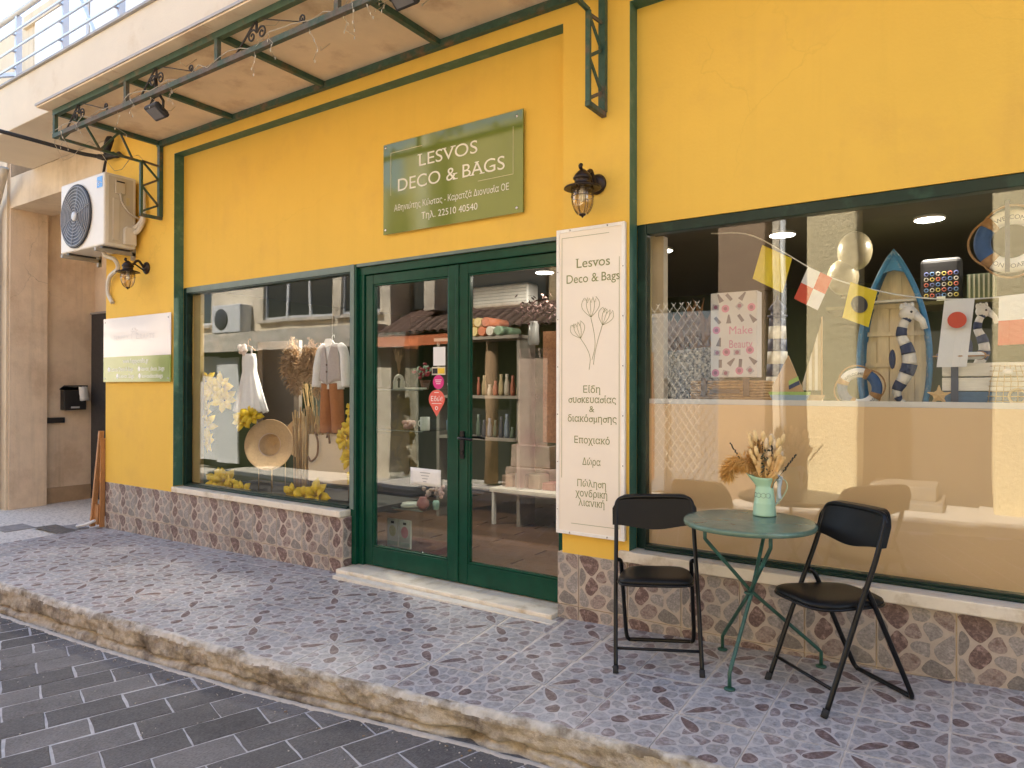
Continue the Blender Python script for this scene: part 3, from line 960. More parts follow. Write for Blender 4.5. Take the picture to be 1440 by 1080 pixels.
# ------------------------------------------------------------------ neighbour with the recessed entrance
def build_neighbour():
    nb = thing('neighbour_building', 'beige plastered building with recessed entrance left of the shop', 'building', (-12, .5, -.15))
    mb = MB()
    mb.box(-22,-10.5, 0,.44, -.5,4.8)
    mb.box(-22,-10.62, .44,1.1, -.5,4.8)
    mb.box(-22,-8.02, 1.1,1.4, -.5,4.8)
    part(mb, 'wall', M_BEIGE, nb)
    mb = MB(); mb.box(-10.499,-8.002, .001,.5, 3.80,4.198); mb.box(-10.619,-8.002, .5,1.099, 3.9,4.4)
    part(mb, 'lintel', M_CREAM, nb)
    mb = MB(); mb.box(-22,-10.53, -.03,-.001, -.5,4.8)
    part(mb, 'front_render', M_CREAM, nb)
    mb = MB(); mb.box(-22,-9.86, .0,9, 4.8,6.1)
    part(mb, 'upper_wall', M_CREAM, nb)
    dd = mat('dark_grey_door', (.035,.036,.04), rough=.45, var=.4, scale=25)
    mb = MB(); mb.box(-10.6,-9.4, 1.05,1.098, -.3,2.50)
    d = part(mb, 'entrance_door', dd, nb)
    mb = MB(); mb.box(-10.6,-9.4, 1.03,1.098, 2.503,2.53)
    part(mb, 'door_head', mat('grey_head', (.3,.28,.26), rough=.6), nb)
    mb = MB(); mb.box(-10.618,-10.605, .45,1.05, -.25,-.02+.09)
    part(mb, 'skirting', mat('worn_skirting', (.40,.28,.17), rough=.9, var=.2), nb)
    dp = thing('downpipe', 'cream drainpipe on the beige wall at the left edge', 'drainpipe', (-10.75, -.1, -.2))
    mb = MB(); mb.tube([(-10.72,-.1,-.16),(-10.72,-.1,3.72)], .055, 12); part(mb, 'pipe', mat('cream_pipe', (.55,.49,.4), rough=.5), dp)
    mb = MB(); mb.tube([(-10.72,-.1,3.70),(-10.66,-.12,3.82),(-10.2,-.2,4.13),(-10.15,-.2,4.22)], .055, 12); part(mb, 'elbow', mat('cream_pipe'), dp)
    for z in (.9, 2.6, 3.5):
        mb = MB(); mb.torus((-10.72,-.1,z), .058, .008, nR=16, nr=6); part(mb, 'clip', mat('cream_pipe'), dp)
    # letter box with a paper stuck in it
    lb = thing('letter_box', 'black letter box with white paper sticking out on the beige recess wall', 'mailbox', (-10.56,.8,1.14))
    mk = mat('black_enamel', (.015,.015,.016), rough=.35)
    mb = MB(); mb.box(-10.615,-10.50, .65,.94, 1.14,1.42); part(mb, 'box', mk, lb, bevel=.008)
    mb = MB(); mb.obox((-10.545,.795,1.455), (.15,.31,.016), roty(-.35)); part(mb, 'lid', mk, lb, bevel=.004)
    mb = MB(); mb.box(-10.4995,-10.495, .74,.85, 1.165,1.19); part(mb, 'name_plate', mat('grey_plate', (.4,.4,.4), rough=.4), lb)
    pp = thing('paper_mail', 'crumpled white paper hanging from the black letter box', 'paper', (-10.49,.86,1.25))
    mb = MB(); mb.grid(lambda a, b: (-10.485+.02*sin(a*4)+.012*noise.noise((a*4,b*4,1)), .83+.13*a+.02*b, 1.47-.2*b+.02*noise.noise((a*3,b*3,7))), 6, 6); part(mb, 'sheet', mat('white_paper', (.75,.74,.70), rough=.8), pp, solid=.001)
    mb = MB(); mb.grid(lambda a, b: (-10.52+.03*b, .70+.2*a, 1.475+.02*noise.noise((a*4,b*3,2))-.01*b), 5, 3); part(mb, 'fold', mat('white_paper'), pp, solid=.001)
    mb = MB(); mb.box(-10.617,-10.56, .47,.69, .965,1.04); solo(mb, 'door_stop_box', mk, 'small black box low on the beige recess wall under the letter box', 'box', bevel=.006)
    # wooden frame leaning on the corner of the shop
    wd = mat('orange_pine', (.42,.19,.065), rough=.55, var=.3, scale=12, stretch=(6,6,1))
    fr = thing('leaning_frame', 'folded wooden stand leaning against the left corner of the shop', 'stand', (-8.1,-.05,-.09))
    mb = MB(); mb.bar((-8.16,-.06,-.08),(-8.03,-.03,.98), .03,.05); part(mb, 'leg', wd, fr)
    mb = MB(); mb.bar((-8.03,-.02,-.08),(-8.015,-.02,.9), .018,.05); part(mb, 'leg', wd, fr)
    mb = MB(); mb.obox((-8.085,-.045,.06), (.09,.03,.22), roty(.11)); part(mb, 'foot_board', wd, fr)
    mb = MB(); mb.obox((-8.05,.06,.45), (.02,.14,.85), roty(.08)); part(mb, 'panel', mat('dark_brown_panel', (.05,.025,.015), rough=.6), fr)
    mb = MB(); mb.tube(spline([(-8.25,-.18,-.07),(-8.15,-.14,-.05),(-8.04,-.09,.0)]), .016, 8); solo(mb, 'drain_stub', mat('white_pipe', (.7,.69,.66), rough=.4), 'short white pipe end at the foot of the leaning wooden stand', 'pipe')
build_neighbour()
# ------------------------------------------------------------------ across the street (seen mirrored in the glass, and the source of the warm bounce)
def build_opposite():
    sc = mat('sunny_cream', (.76,.66,.50), rough=.85, var=.1, scale=2.5, bump=.3, bscale=30, col2=(.5,.42,.32), c2scale=1.3, c2amt=.45)
    sy = mat('sunny_stucco', (.84,.70,.42), rough=.9, var=.12, scale=30, bump=.9, bscale=26, dist=.02)
    gr = mat('old_grey_render', (.55,.50,.42), rough=.9, var=.25, scale=6, col2=(.6,.5,.4), c2scale=3, c2amt=.5)
    br = mat('brown_stucco', (.40,.27,.17), rough=.9, var=.15, scale=9, bump=.6, bscale=40, dist=.012)
    dk = mat('shop_dark', (.02,.02,.022), rough=.6)
    wf = mat('old_white_paint', (.68,.68,.66), rough=.5, var=.08)
    pg = mat('old_pane', (.05,.055,.05), rough=.08, var=.05)
    F = -5.6
    # --- old house
    A = thing('old_house', 'old cream house with peeling band across the street, mirrored in the left window', 'building', (-14.5,-7.2,-.5))
    mb = MB()
    mb.box(-22,-9.42, -9,F-.25, 2.4,5.3)
    for a, b in ((-22,-17.2),(-9.8,-9.42)): mb.box(a, b, -9,F-.25, -.6,2.4)
    # front leaf of the upper wall with window openings
    wins = [(-19.5,-17.0),(-16.6,-15.2),(-13.25,-11.0),(-10.75,-9.7)]
    xs = -22
    for a, b in wins:
        mb.box(xs, a, F-.25,F, 2.4,5.3)
        mb.box(a, b, F-.25,F, 2.4,2.93); mb.box(a, b, F-.25,F, 4.6,5.3)
        xs = b
    mb.box(xs, -9.42, F-.25,F, 2.4,5.3)
    for a, b in ((-22,-17.2),(-9.8,-9.42)): mb.box(a, b, F-.25,F, -.6,2.4)
    part(mb, 'wall', sc, A)
    mb = MB(); mb.box(-22,-9.42, -9,-6.6, -.6,2.4)
    part(mb, 'dark_interior', dk, A)
    for a, b in wins:
        mb = MB()
        n = 3 if b-a > 1.5 else 2
        w = (b-a)/n
        for k in range(n+1): mb.box(a+w*k-.035, a+w*k+.035, F-.14,F-.06, 2.93,4.6)
        mb.box(a, b, F-.13,F-.07, 2.93,3.0); mb.box(a, b, F-.13,F-.07, 4.52,4.6); mb.box(a, b, F-.125,F-.075, 3.9,3.95)
        wn = part(mb, 'window', wf, A)
        m2 = MB(); m2.box(a, b, F-.11,F-.10, 2.94,4.59); part(m2, 'pane', pg, wn)
        m2 = MB(); m2.box(a-.08, b+.08, F-.1,F+.09, 2.87,2.93); part(m2, 'sill', gr, wn)
    mb = MB()
    mb.grid(lambda a, b: (-17+7.5*a, F+.32+.02*noise.noise((a*30,b*3,0)), 2.27+.41*b+ (.03*noise.noise((a*22,0,3)) if b < .3 else 0)), 80, 6)
    mb.box(-17,-9.5, F,F+.29, 2.28,2.675)
    part(mb, 'band', gr, A)
    mb = MB(); mb.box(-14.85,-14.05, F+.05,F+.1, -.3,2.15); mb.box(-16.4,-15.2, F-.2,F-.12, -.3,2.2)
    part(mb, 'white_panel', wf, A)
    a2 = thing('far_ac_unit', 'white air conditioner outside the old house across the street', 'air conditioner', (-14.1, F+.2, 2.68))
    mb = MB(); mb.box(-14.65,-13.65, F+.02,F+.34, 2.69,3.33); part(mb, 'case', wf, a2, bevel=.02)
    mb = MB(); mb.lathe([(.23,0),(.24,.01),(.22,.02),(.0,.02)], (-14.3,F+.341,3.0), 24, M=rotx(-pi/2)); part(mb, 'fan_grille', mat('grille_dark', (.06,.06,.065), rough=.5), a2)
    # --- low tiled house
    B = thing('low_house', 'low house with orange awning and rough stone pillar across the street', 'building', (-7,-7.2,-.4))
    mb = MB(); mb.box(-9.41,-4.42, -9,-6.15, -.6,6.2)
    part(mb, 'wall', mat('ochre_house_wall', (.50,.38,.20), rough=.9, var=.15, scale=2, col2=(.36,.27,.17), c2scale=1.2, c2amt=.5), B)
    mb = MB(); mb.box(-9.2,-6.6, -6.15,-6.1, -.3,2.3)
    part(mb, 'dark_door', dk, B)
    mb = MB(); mb.box(-8.62,-8.35, -6.1,F-.05, 2.9,6.2); part(mb, 'upper_pilaster', sc, B)
    mb = MB(); mb.box(-9.3,-8.8, -6.14,-6.08, 3.0,4.4); part(mb, 'window', pg, B)
    mb = MB(); mb.box(-8.1,-6.2, -6.14,-6.08, 3.0,4.3); part(mb, 'window', pg, B)
    rt = mat('old_roof_tile', (.15,.09,.065), rough=.8, var=.35, scale=14, rnd=.2)
    tm = MB(); tm.torus((0,0,0), .075,.012, M=roty(pi/2) @ rotz(0), nR=8, nr=4, a0=-pi/2, a1=pi/2)
    tm = MB(); tm.grid(lambda a, b: (.085*cos(pi*a), -.6*b, .06*sin(pi*a)), 6, 1)
    tme = tm.mesh('roof_tile', rt)
    mb = MB(); mb.poly([(-9.4,-6.15,2.92),(-4.45,-6.15,2.92),(-4.45,-5.35,2.5),(-9.4,-5.35,2.5)]); mb.poly([(-9.4,-6.15,2.88),(-4.45,-6.15,2.88),(-4.45,-5.35,2.46),(-9.4,-5.35,2.46)])
    part(mb, 'roof', rt, B)
    bb = Vector(WB[B.name])
    for k in range(26):
        for r in range(2):
            o = link('roof_tile', tme, B, Vector((-9.3+.19*k, -5.70-.38*r if r == 0 else -6.08, 2.70 if r == 0 else 2.9)) - bb, (.0,0,0))
            o.rotation_euler = (radians(-27.7)+pi*0, 0, 0)
            o.location = Vector((-9.3+.19*k, -6.13+.4*r, 2.93-.21*r)) - bb
            o.rotation_euler = (radians(27.7), 0, pi)
    ow = mat('orange_canvas', (.60,.17,.06), rough=.8, var=.12)
    aw = thing('far_awning', 'orange canvas awning under the tiled eave across the street', 'awning', (-8.6,-5.4,2.2))
    mb = MB(); mb.poly([(-9.45,-5.95,2.52),(-7.3,-5.95,2.52),(-7.3,-5.22,2.40),(-9.45,-5.22,2.40)]); part(mb, 'canvas', ow, aw, solid=.006)
    mb = MB(); mb.poly([(-9.45,-5.215,2.40),(-7.3,-5.215,2.40),(-7.3,-5.2,2.22),(-9.45,-5.2,2.22)]); part(mb, 'valance', ow, aw, solid=.004)
    ps = mat('pink_stone', (.52,.38,.29), rough=.9, var=.25, scale=9, bump=.6, bscale=30, dist=.015, col2=(.42,.25,.22), c2scale=2, c2amt=.4)
    mb = MB(); mb.box(-6.47,-5.88, F-.45,F, -.1,2.12); part(mb, 'stone_pillar', ps, B, bevel=.02)
    mb = MB(); mb.box(-6.62,-5.0, F-.5,F+.12, -.3,.12); part(mb, 'pillar_plinth', ps, B, bevel=.02)
    mb = MB(); mb.box(-6.55,-5.8, F-.45,F+.06, .12,.5); part(mb, 'pillar_foot', ps, B, bevel=.02)
    mb = MB(); mb.tube([(-7.0,F,-.2),(-7.01,F,1.0),(-6.99,F,2.3)], [.13,.115,.12], 10); part(mb, 'timber_post', mat('old_timber', (.42,.26,.14), rough=.85, var=.4, scale=8, stretch=(8,8,1)), B)
    fw = mat('orange_door', (.62,.24,.1), rough=.6, var=.15)
    mb = MB(); mb.box(-5.72,-5.66, F-.3,F-.2, .3,2.1); mb.box(-4.9,-4.84, F-.3,F-.2, .3,2.1); mb.box(-5.66,-4.9, F-.3,F-.2, 2.04,2.1); mb.box(-5.66,-4.9, F-.3,F-.2, .3,.36); part(mb, 'window', wf, B)
    mb = MB(); mb.box(-5.66,-4.9, F-.35,F-.33, .36,2.04); part(mb, 'orange_board', fw, B)
    la = thing('lattice_fence', 'white diamond wire lattice across the street, mirrored at the left of the right window', 'lattice', (-3.65,F+.05,.1))
    mb = MB(); mb.box(-4.08,-4.0, F+.0,F+.08, .1,2.0); part(mb, 'post', mat('orange_post', (.62,.22,.1), rough=.6), la)
    mb = MB()
    for k in range(-30, 40):
        for s in (1, -1):
            x0 = -5.0+.115*k
            p, q = (x0, .25), (x0 + s*2.4, 2.65)
            # clip to X -4.95..-3.2
            pts = [(x0+s*1.7*t/48, .25+2.45*t/48) for t in range(49)]
            pts = [v for v in pts if -4.02 <= v[0] <= -3.28]
            if len(pts) > 1: mb.bar((pts[0][0],F+.05+.006*s,pts[0][1]),(pts[-1][0],F+.05+.006*s,pts[-1][1]), .0085)
    part(mb, 'lattice', mat('pale_wire', (.82,.76,.66), rough=.6), la, kind='stuff')
    # --- stuccoed colonnade
    C = thing('colonnade_house', 'cream stucco house with heavy columns across the street, mirrored in the right window', 'building', (1.5,-7.2,-.2))
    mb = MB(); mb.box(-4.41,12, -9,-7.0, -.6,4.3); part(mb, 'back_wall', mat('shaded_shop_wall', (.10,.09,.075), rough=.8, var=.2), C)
    mb = MB(); mb.box(-4.41,12, -9,F-.1, 4.3,6.4); mb.box(-4.41,12, -7,F-.1, 3.9,4.3); part(mb, 'wall', mat('tawny_wall', (.26,.19,.12), rough=.9, var=.12, scale=3), C)
    for (a, b, m, d) in ((-3.05,-2.4,br,.6),(3.6,4.4,sy,.6),(6.8,7.6,sy,.6)):
        mb = MB(); mb.box(a, b, F-d,F, -.3,3.9); part(mb, 'pillar', m, C, bevel=.02)
    for (a, b) in ((-1.88,-1.27),(.14,1.25)):
        mb = MB(); mb.box(a, b, F-.6,F, -.3,3.9); part(mb, 'column', sy, C, bevel=.05, seg=3)
    mb = MB(); mb.tube([(-2.16,F+.05,-.1),(-2.16,F+.05,4.3)], .035, 10); part(mb, 'downpipe', wf, C)
    mb = MB(); mb.box(-2.33,-2.24, F-.2,F-.1, -.1,3.9); part(mb, 'jamb', sc, C)
    mst = mat('white_marble_step', (.30,.27,.22), rough=.5, var=.08)
    for k in range(2):
        mb = MB(); mb.box(-1.25+.1*k,-.35-.08*k, F-.9,F+.1-.28*k, -.1+.17*k,.07+.17*k); part(mb, 'step', mst, C, bevel=.01)
    mb = MB(); mb.box(-4.2,-3.1, F-.35,F-.3, -.1,2.6); part(mb, 'shutter', mat('grey_blue_shutter', (.22,.25,.28), rough=.5), C)
    mb = MB(); mb.box(1.4,3.4, F-.5,F-.45, -.1,2.9); part(mb, 'shop_pane', pg, C)
build_opposite()
# ------------------------------------------------------------------ iron canopy under the balcony
M_IRON = mat('green_iron', (.035,.085,.06), rough=.55, var=.3, scale=20, col2=(.16,.10,.06), c2scale=7, c2amt=.3, bump=.3, bscale=90, dist=.003)
M_RUST = mat('rusty_iron', (.13,.10,.075), rough=.75, var=.35, scale=22, col2=(.05,.085,.06), c2scale=5, c2amt=.6, bump=.4, bscale=90, dist=.003)
M_BLACKIRON = mat('black_iron', (.025,.022,.02), rough=.6, var=.2)
RAFT = [-6.88,-5.65,-4.42,-3.2,-1.95]
def build_canopy():
    c = thing('iron_canopy', 'green iron canopy frame with scrolls and beige soffit over the shop front', 'canopy', (-4.4,-.5,3.1))
    mb = MB()
    xs = [-6.97,-5.65,-4.42,-3.2,-1.88]
    m_s = mat('beige_soffit', (.74,.60,.42), rough=.8, var=.1, scale=3, col2=(.55,.40,.26), c2scale=2.2, c2amt=.35)
    for a, b in zip(xs[:-1], xs[1:]):
        mb = MB(); mb.box(a+.003, b-.003, -1.10,-.002, 3.955,3.968); part(mb, 'soffit_panel', m_s, c)
    mb = MB(); mb.box(-6.98,-1.87, -1.11,-.002, 3.970,3.99); part(mb, 'roof_sheet', mat('grey_sheet', (.40,.385,.37), rough=.7, var=.15), c)
    mb = MB(); mb.box(-6.91,-1.88, -.045,-.003, 3.90,3.953); part(mb, 'wall_beam', M_IRON, c)
    mb = MB(); mb.box(-6.90,-1.88, -1.0,-.96, 3.905,3.953); part(mb, 'front_beam', M_IRON, c)
    mb = MB(); mb.box(-6.90,-1.88, -1.0,-.965, 3.70,3.738); part(mb, 'lower_beam', M_RUST, c)
    for x in RAFT:
        mb = MB(); mb.box(x-.02, x+.02, -.959,-.046, 3.91,3.952); part(mb, 'rafter', M_IRON, c)
        mb = MB(); mb.box(x-.018, x+.018, -.998,-.968, 3.739,3.904); part(mb, 'post', M_RUST, c)
    # scrolls
    def spiral(cx, cz, r0, turns, dirn, a0, n=26):
        pts = []
        for i in range(n):
            t = i/(n-1); a = a0 + dirn*turns*2*pi*t; r = r0*(1-.8*t)
            pts.append((cx + r*cos(a), -.982, cz + r*sin(a)))
        return pts
    for a, b in zip(RAFT[:-1], RAFT[1:]):
        w = b-a
        x = a + .36*w
        mb = MB()
        mb.tube([(x-.01,-.982,3.90)] + spiral(x-.052, 3.815, .046, 1.4, 1, .3), .0065, 6)
        mb.tube([(x+.0,-.982,3.90)] + spiral(x+.052, 3.815, .046, 1.4, -1, pi-.3), .0065, 6)
        part(mb, 'scroll', M_BLACKIRON, c, kind='stuff')
        mb = MB(); mb.tube([(x-.23,-.982,3.735),(x-.02,-.982,3.905)], .008, 6); part(mb, 'scroll_bar', M_BLACKIRON, c)
        x2 = a + .74*w
        mb = MB(); mb.tube([(x2,-.982,3.738),(x2+.012,-.982,3.77)] + spiral(x2-.012, 3.785, .028, 1.1, 1, -.2, 16), .006, 6); part(mb, 'curl', M_BLACKIRON, c)
        mb = MB(); mb.tube([(x+.06,-.982,3.90),(x2+.05,-.982,3.745)], .004, 5); part(mb, 'tie', M_BLACKIRON, c)
    # end brackets on the wall
    for x, low in ((-6.88, 3.19), (-1.908, 3.16)):
        mb = MB(); mb.box(x-.022, x+.022, -.04,-.002, low,3.899); part(mb, 'bracket_post', M_IRON, c)
        mb = MB(); mb.box(x-.014, x+.014, -.225,-.20, low+.0,3.70); part(mb, 'bracket_rail', M_IRON, c)
        mb = MB(); mb.box(x-.016, x+.016, -.2245,-.003, low-.03,low-.001); part(mb, 'bracket_foot', M_RUST, c)
        mb = MB(); mb.bar((x,-.21,3.70),(x,-.96,3.71), .022); part(mb, 'bracket_arm', M_IRON, c)
        zz = [low+.02, low+.11, low+.27, low+.37, low+.52, 3.70]
        for k in range(5):
            y0, y1 = ((-.205,-.04) if k % 2 == 0 else (-.04,-.205))
            mb = MB(); mb.bar((x,y0,zz[k]),(x,y1,zz[k+1]), .012,.02); part(mb, 'web', M_RUST if k % 2 == 0 else M_IRON, c)
        for k, (ya, za, yb, zb) in enumerate([(-.30,3.705,-.42,3.93),(-.42,3.93,-.60,3.707),(-.60,3.707,-.75,3.93),(-.75,3.93,-.93,3.71)]):
            mb = MB(); mb.bar((x,ya,za),(x,yb,zb), .011,.02); part(mb, 'web', M_IRON, c)
    # fairy lights
    sl = thing('string_lights', 'pale fairy light string draped along the iron canopy edge', 'string lights', (-4.4,-.95,3.5))
    r = random.Random(5)
    wire = MB(); bulbs = MB()
    x = -6.95; pts = []
    while x < -2.2:
        pts.append((x, -1.01+r.uniform(-.015,.03), 3.745+r.uniform(-.03,.03)))
        if r.random() < .4:
            L = r.uniform(.06,.26); px, py, pz = pts[-1]
            dr = [(px,py,pz)]; n = 4
            for k in range(1, n+1):
                dr.append((px+r.uniform(-.03,.03), py+.02*k*r.random(), pz - L*k/n))
                bulbs.ell((dr[-1][0]+r.uniform(-.015,.015), dr[-1][1], dr[-1][2]-.012), .0035,.0035,.011, 6, 4)
            wire.tube(dr, .0022, 4)
        x += r.uniform(.07,.15)
    wire.tube(pts, .003, 5)
    pts = [(-6.9,-.98,3.70)]
    for k in range(12): pts.append((-6.88-.05*r.random(), -.98+.075*k, 3.68-.12*sin(k*1.1)-.05*r.random()))
    wire.tube(pts, .0025, 4)
    for k in range(16):
        xx = r.uniform(-6.4,-2.6); yy = r.uniform(-.9,-.35)
        z = 3.945
        d = [(xx,yy,z),(xx+r.uniform(-.06,.06),yy-.05,z-.06),(xx+r.uniform(-.08,.08),yy-.1,z-r.uniform(.05,.12))]
        wire.tube(d, .002, 4); bulbs.ell(d[-1], .0035,.0035,.010, 6, 4)
    part(wire, 'wire', mat('pale_wire_pvc', (.42,.37,.28), rough=.5), sl, kind='stuff')
    part(bulbs, 'bulbs', mat('clear_bulb', (.6,.54,.42), rough=.2), sl, kind='stuff')
    # floodlights
    def flood(x, y, z, label):
        f = thing('floodlight', label, 'floodlight', (x, y, z), group='floodlights under the canopy')
        mk = M_BLACKIRON
        M = rotx(radians(-35))
        mb = MB(); mb.obox((x, y, z), (.17,.13,.04), M); part(mb, 'housing', mk, f, bevel=.012)
        mb = MB(); mb.obox(Vector((x,y,z)) + M @ Vector((0,0,-.0225)), (.13,.09,.004), M); part(mb, 'lens', mat('flood_glass', (.16,.16,.17), rough=.1), f)
        mb = MB()
        for k in range(5): mb.obox(Vector((x-.056+.028*k,y,z)) + M @ Vector((0,0,.027)), (.006,.10,.02), M)
        part(mb, 'fins', mk, f, kind='stuff')
        mb = MB(); mb.tube([(x-.09,y,z),(x-.095,y,z+.06),(x-.04,y,z+.12),(x+.04,y,z+.12),(x+.095,y,z+.06),(x+.09,y,z)], .011, 6); part(mb, 'yoke', mk, f)
        mb = MB(); mb.tube([(x,y,z+.13),(x,y-.01,z+.26)], .014, 8); part(mb, 'stem', mk, f)
    flood(-5.30,-.93,3.61, 'black floodlight hanging under the left part of the iron canopy')
    flood(-2.72,-.93,3.70, 'black floodlight at the top edge, above the green sign')
    # thick power cable with taped splice
    cb = thing('power_cable', 'thick black cable running to the wall above the air conditioner', 'cable', (-7.71,-.03,3.94))
    mk = mat('black_rubber', (.018,.016,.015), rough=.7, var=.2)
    mb = MB(); mb.tube(spline([(-8.55,-1.1,4.16),(-8.309,-.9,4.085),(-8.166,-.5,4.035),(-8.06,-.25,3.995),(-7.95,-.12,3.975)]), .021, 8); part(mb, 'cable', mk, cb)
    mb = MB(); mb.tube(spline([(-7.95,-.12,3.975),(-7.88,-.07,3.965),(-7.78,-.06,3.975),(-7.70,-.04,3.96),(-7.64,-.05,3.97),(-7.58,-.04,3.94)]), [.026,.03,.03,.036,.034,.03,.036,.036,.04,.04,.035,.04,.03,.028,.03,.03,.026,.024,.02,.02,.02,.016,.012,.01,.01], 8); part(mb, 'splice', mk, cb)
    mb = MB(); mb.tube(spline([(-7.86,-.08,3.95),(-7.80,-.09,4.05),(-7.73,-.1,4.12),(-7.70,-.09,4.08)]), [.016,.02,.026,.032,.036,.038,.04,.042,.043,.043,.043,.042,.041,.04,.038,.034,.028,.02,.012][:19], 8); part(mb, 'loop', mk, cb)
    mb = MB(); mb.tube(spline([(-7.83,-.08,3.97),(-7.84,-.10,3.85),(-7.82,-.12,3.74),(-7.80,-.12,3.62)]), .014, 8); part(mb, 'drop', mk, cb)
build_canopy()

# ------------------------------------------------------------------ air conditioner
def build_ac():
    a = thing('air_conditioner', 'cream outdoor air conditioner unit hung on the wall at the upper left', 'air conditioner', (-7.77,-.19,2.84))
    cs = mat('ac_cream', (.70,.66,.58), rough=.38, var=.04, scale=4)
    x0, x1, y0, y1, z0, z1 = -8.24,-7.30,-.36,-.04,2.90,3.64
    mb = MB(); mb.box(x0, x1, y0, y1, z0, z1); body = part(mb, 'case', cs, a, bevel=.018, seg=3)
    dk = mat('fan_dark', (.035,.035,.042), rough=.45)
    fx, fzc = x0+.36, z0+.36
    mb = MB(); mb.lathe([(.325,0),(.335,.012),(.32,.02),(.3,.014),(.0,.014)], (fx, y0-.001, fzc), 40, M=rotx(pi/2)); part(mb, 'fan_opening', dk, a)
    gr = mat('fan_grille_wire', (.42,.42,.44), rough=.4)
    mb = MB()
    for k in range(8): mb.torus((fx, y0-.030+.010*(k/8)**2, fzc), .07+.034*k, .0032, M=rotx(pi/2), nR=40, nr=5)
    for k in range(6):
        t = 2*pi*k/6+.3; mb.tube([(fx+.05*cos(t),y0-.028,fzc+.05*sin(t)),(fx+.32*cos(t),y0-.018,fzc+.32*sin(t))], .003, 5)
    part(mb, 'fan_grille', gr, a, kind='stuff')
    mb = MB(); mb.lathe([(.05,0),(.05,.014),(.042,.02),(.0,.021)], (fx, y0-.014, fzc), 24, M=rotx(pi/2)); part(mb, 'fan_hub', mat('hub_grey', (.55,.54,.52), rough=.4), a)
    for k in range(5):
        t = 2*pi*k/5
        mb = MB()
        mb.grid(lambda u, v: (fx + (.05+.24*u)*cos(t+.55*v*(.4+u)), y0-.016+.004*v, fzc + (.05+.24*u)*sin(t+.55*v*(.4+u))), 5, 3); part(mb, 'fan_blade', mat('blade_grey', (.07,.07,.08), rough=.4), a)
    mb = MB(); mb.box(x1-.145, x1-.035, y0-.0025,y0-.001, z1-.15,z1-.04); st = part(mb, 'logo_sticker', mat('sky_blue_print', (.10,.33,.72), rough=.35), a)
    mb = MB()
    for q in range(3):
        zc = z1-.085-.018*q
        mb.tube([(x1-.135+.013*k, y0-.0035, zc+.008*sin(k*1.5+q)) for k in range(8 if q == 1 else 5)], .0028, 4)
    part(mb, 'logo_marks', mat('white_print', (.8,.82,.85), rough=.4), st, kind='stuff')
    # right end: electrical cover, louvres, service cover
    pn = mat('ac_side', (.56,.50,.40), rough=.45, var=.05)
    mb = MB(); mb.box(x1+.001, x1+.004, y0+.04,y1-.035, z0+.03,z1-.03); part(mb, 'side_panel', pn, a, bevel=.002)
    mb = MB(); mb.box(x1+.004, x1+.022, y0+.10,y0+.20, z1-.20,z1-.05); part(mb, 'handle_cover', pn, a, bevel=.008)
    mb = MB(); mb.box(x1+.022, x1+.024, y0+.11,y0+.19, z1-.085,z1-.07); part(mb, 'handle_slot', dk, a)
    mb = MB(); mb.box(x1+.004, x1+.012, y0+.08,y0+.15, z0+.06,z1-.25); part(mb, 'raised_rib', pn, a, bevel=.004)
    mb = MB(); mb.prism([(0,0),(.13,0),(.13,.19),(.03,.19),(0,.16)], .035, Matrix(((0,0,1),(1,0,0),(0,1,0))), (x1+.003, y0+.18, z0+.03)); part(mb, 'service_cover', mat('ac_cover', (.62,.57,.48), rough=.4), a, bevel=.012)
    mb = MB(); mb.box(x1+.004, x1+.0055, y0+.215,y0+.25, z1-.30,z1-.22); part(mb, 'rating_label', mat('label_yellow', (.6,.52,.3), rough=.5), a)
    mb = MB(); mb.tube(spline([(x1+.015,y0+.15,z1-.19),(x1+.03,y0+.16,z1-.28),(x1+.04,y0+.22,z1-.37),(x1+.04,y0+.30,z1-.41),(x1+.02,-.01,z1-.42)]), .011, 8); part(mb, 'power_lead', mat('cream_pipe'), a)
    for dz in (0, .055):
        mb = MB(); mb.tube(spline([(x1-.01,-.07,z0+.17+dz),(x1+.07,-.06,z0+.18+dz),(x1+.15,-.05,z0+.28+dz*.6),(x1+.16,-.05,z0+.42),(x1+.12,-.03,z0+.6),(x1+.06,.01,z0+.66)]), .024, 8); part(mb, 'pipe', mat('lagged_pipe', (.62,.57,.48), rough=.7), a)
    bk = mat('grey_bracket', (.30,.27,.22), rough=.5)
    for xb in (x0+.12, x1-.10):
        mb = MB(); mb.box(xb-.02, xb+.02, -.40,-.003, 2.845,2.88); mb.box(xb-.02, xb+.02, -.035,-.002, 2.80,3.2); part(mb, 'bracket', bk, a)
        mb = MB(); mb.box(xb-.025, xb+.025, y0+.02,y1-.02, 2.881,2.899); part(mb, 'foot', dk, a)
    mb = MB(); mb.tube(spline([(x1-.35,-.2,2.90),(x1-.3,-.2,2.84),(x1-.20,-.16,2.80),(x1-.25,-.1,2.72),(x1-.52,-.05,2.66),(x1-.60,-.03,2.50),(x1-.52,-.02,2.38)]), .022, 8); part(mb, 'drain_hose', mat('cream_hose', (.6,.56,.48), rough=.5), a)
build_ac()

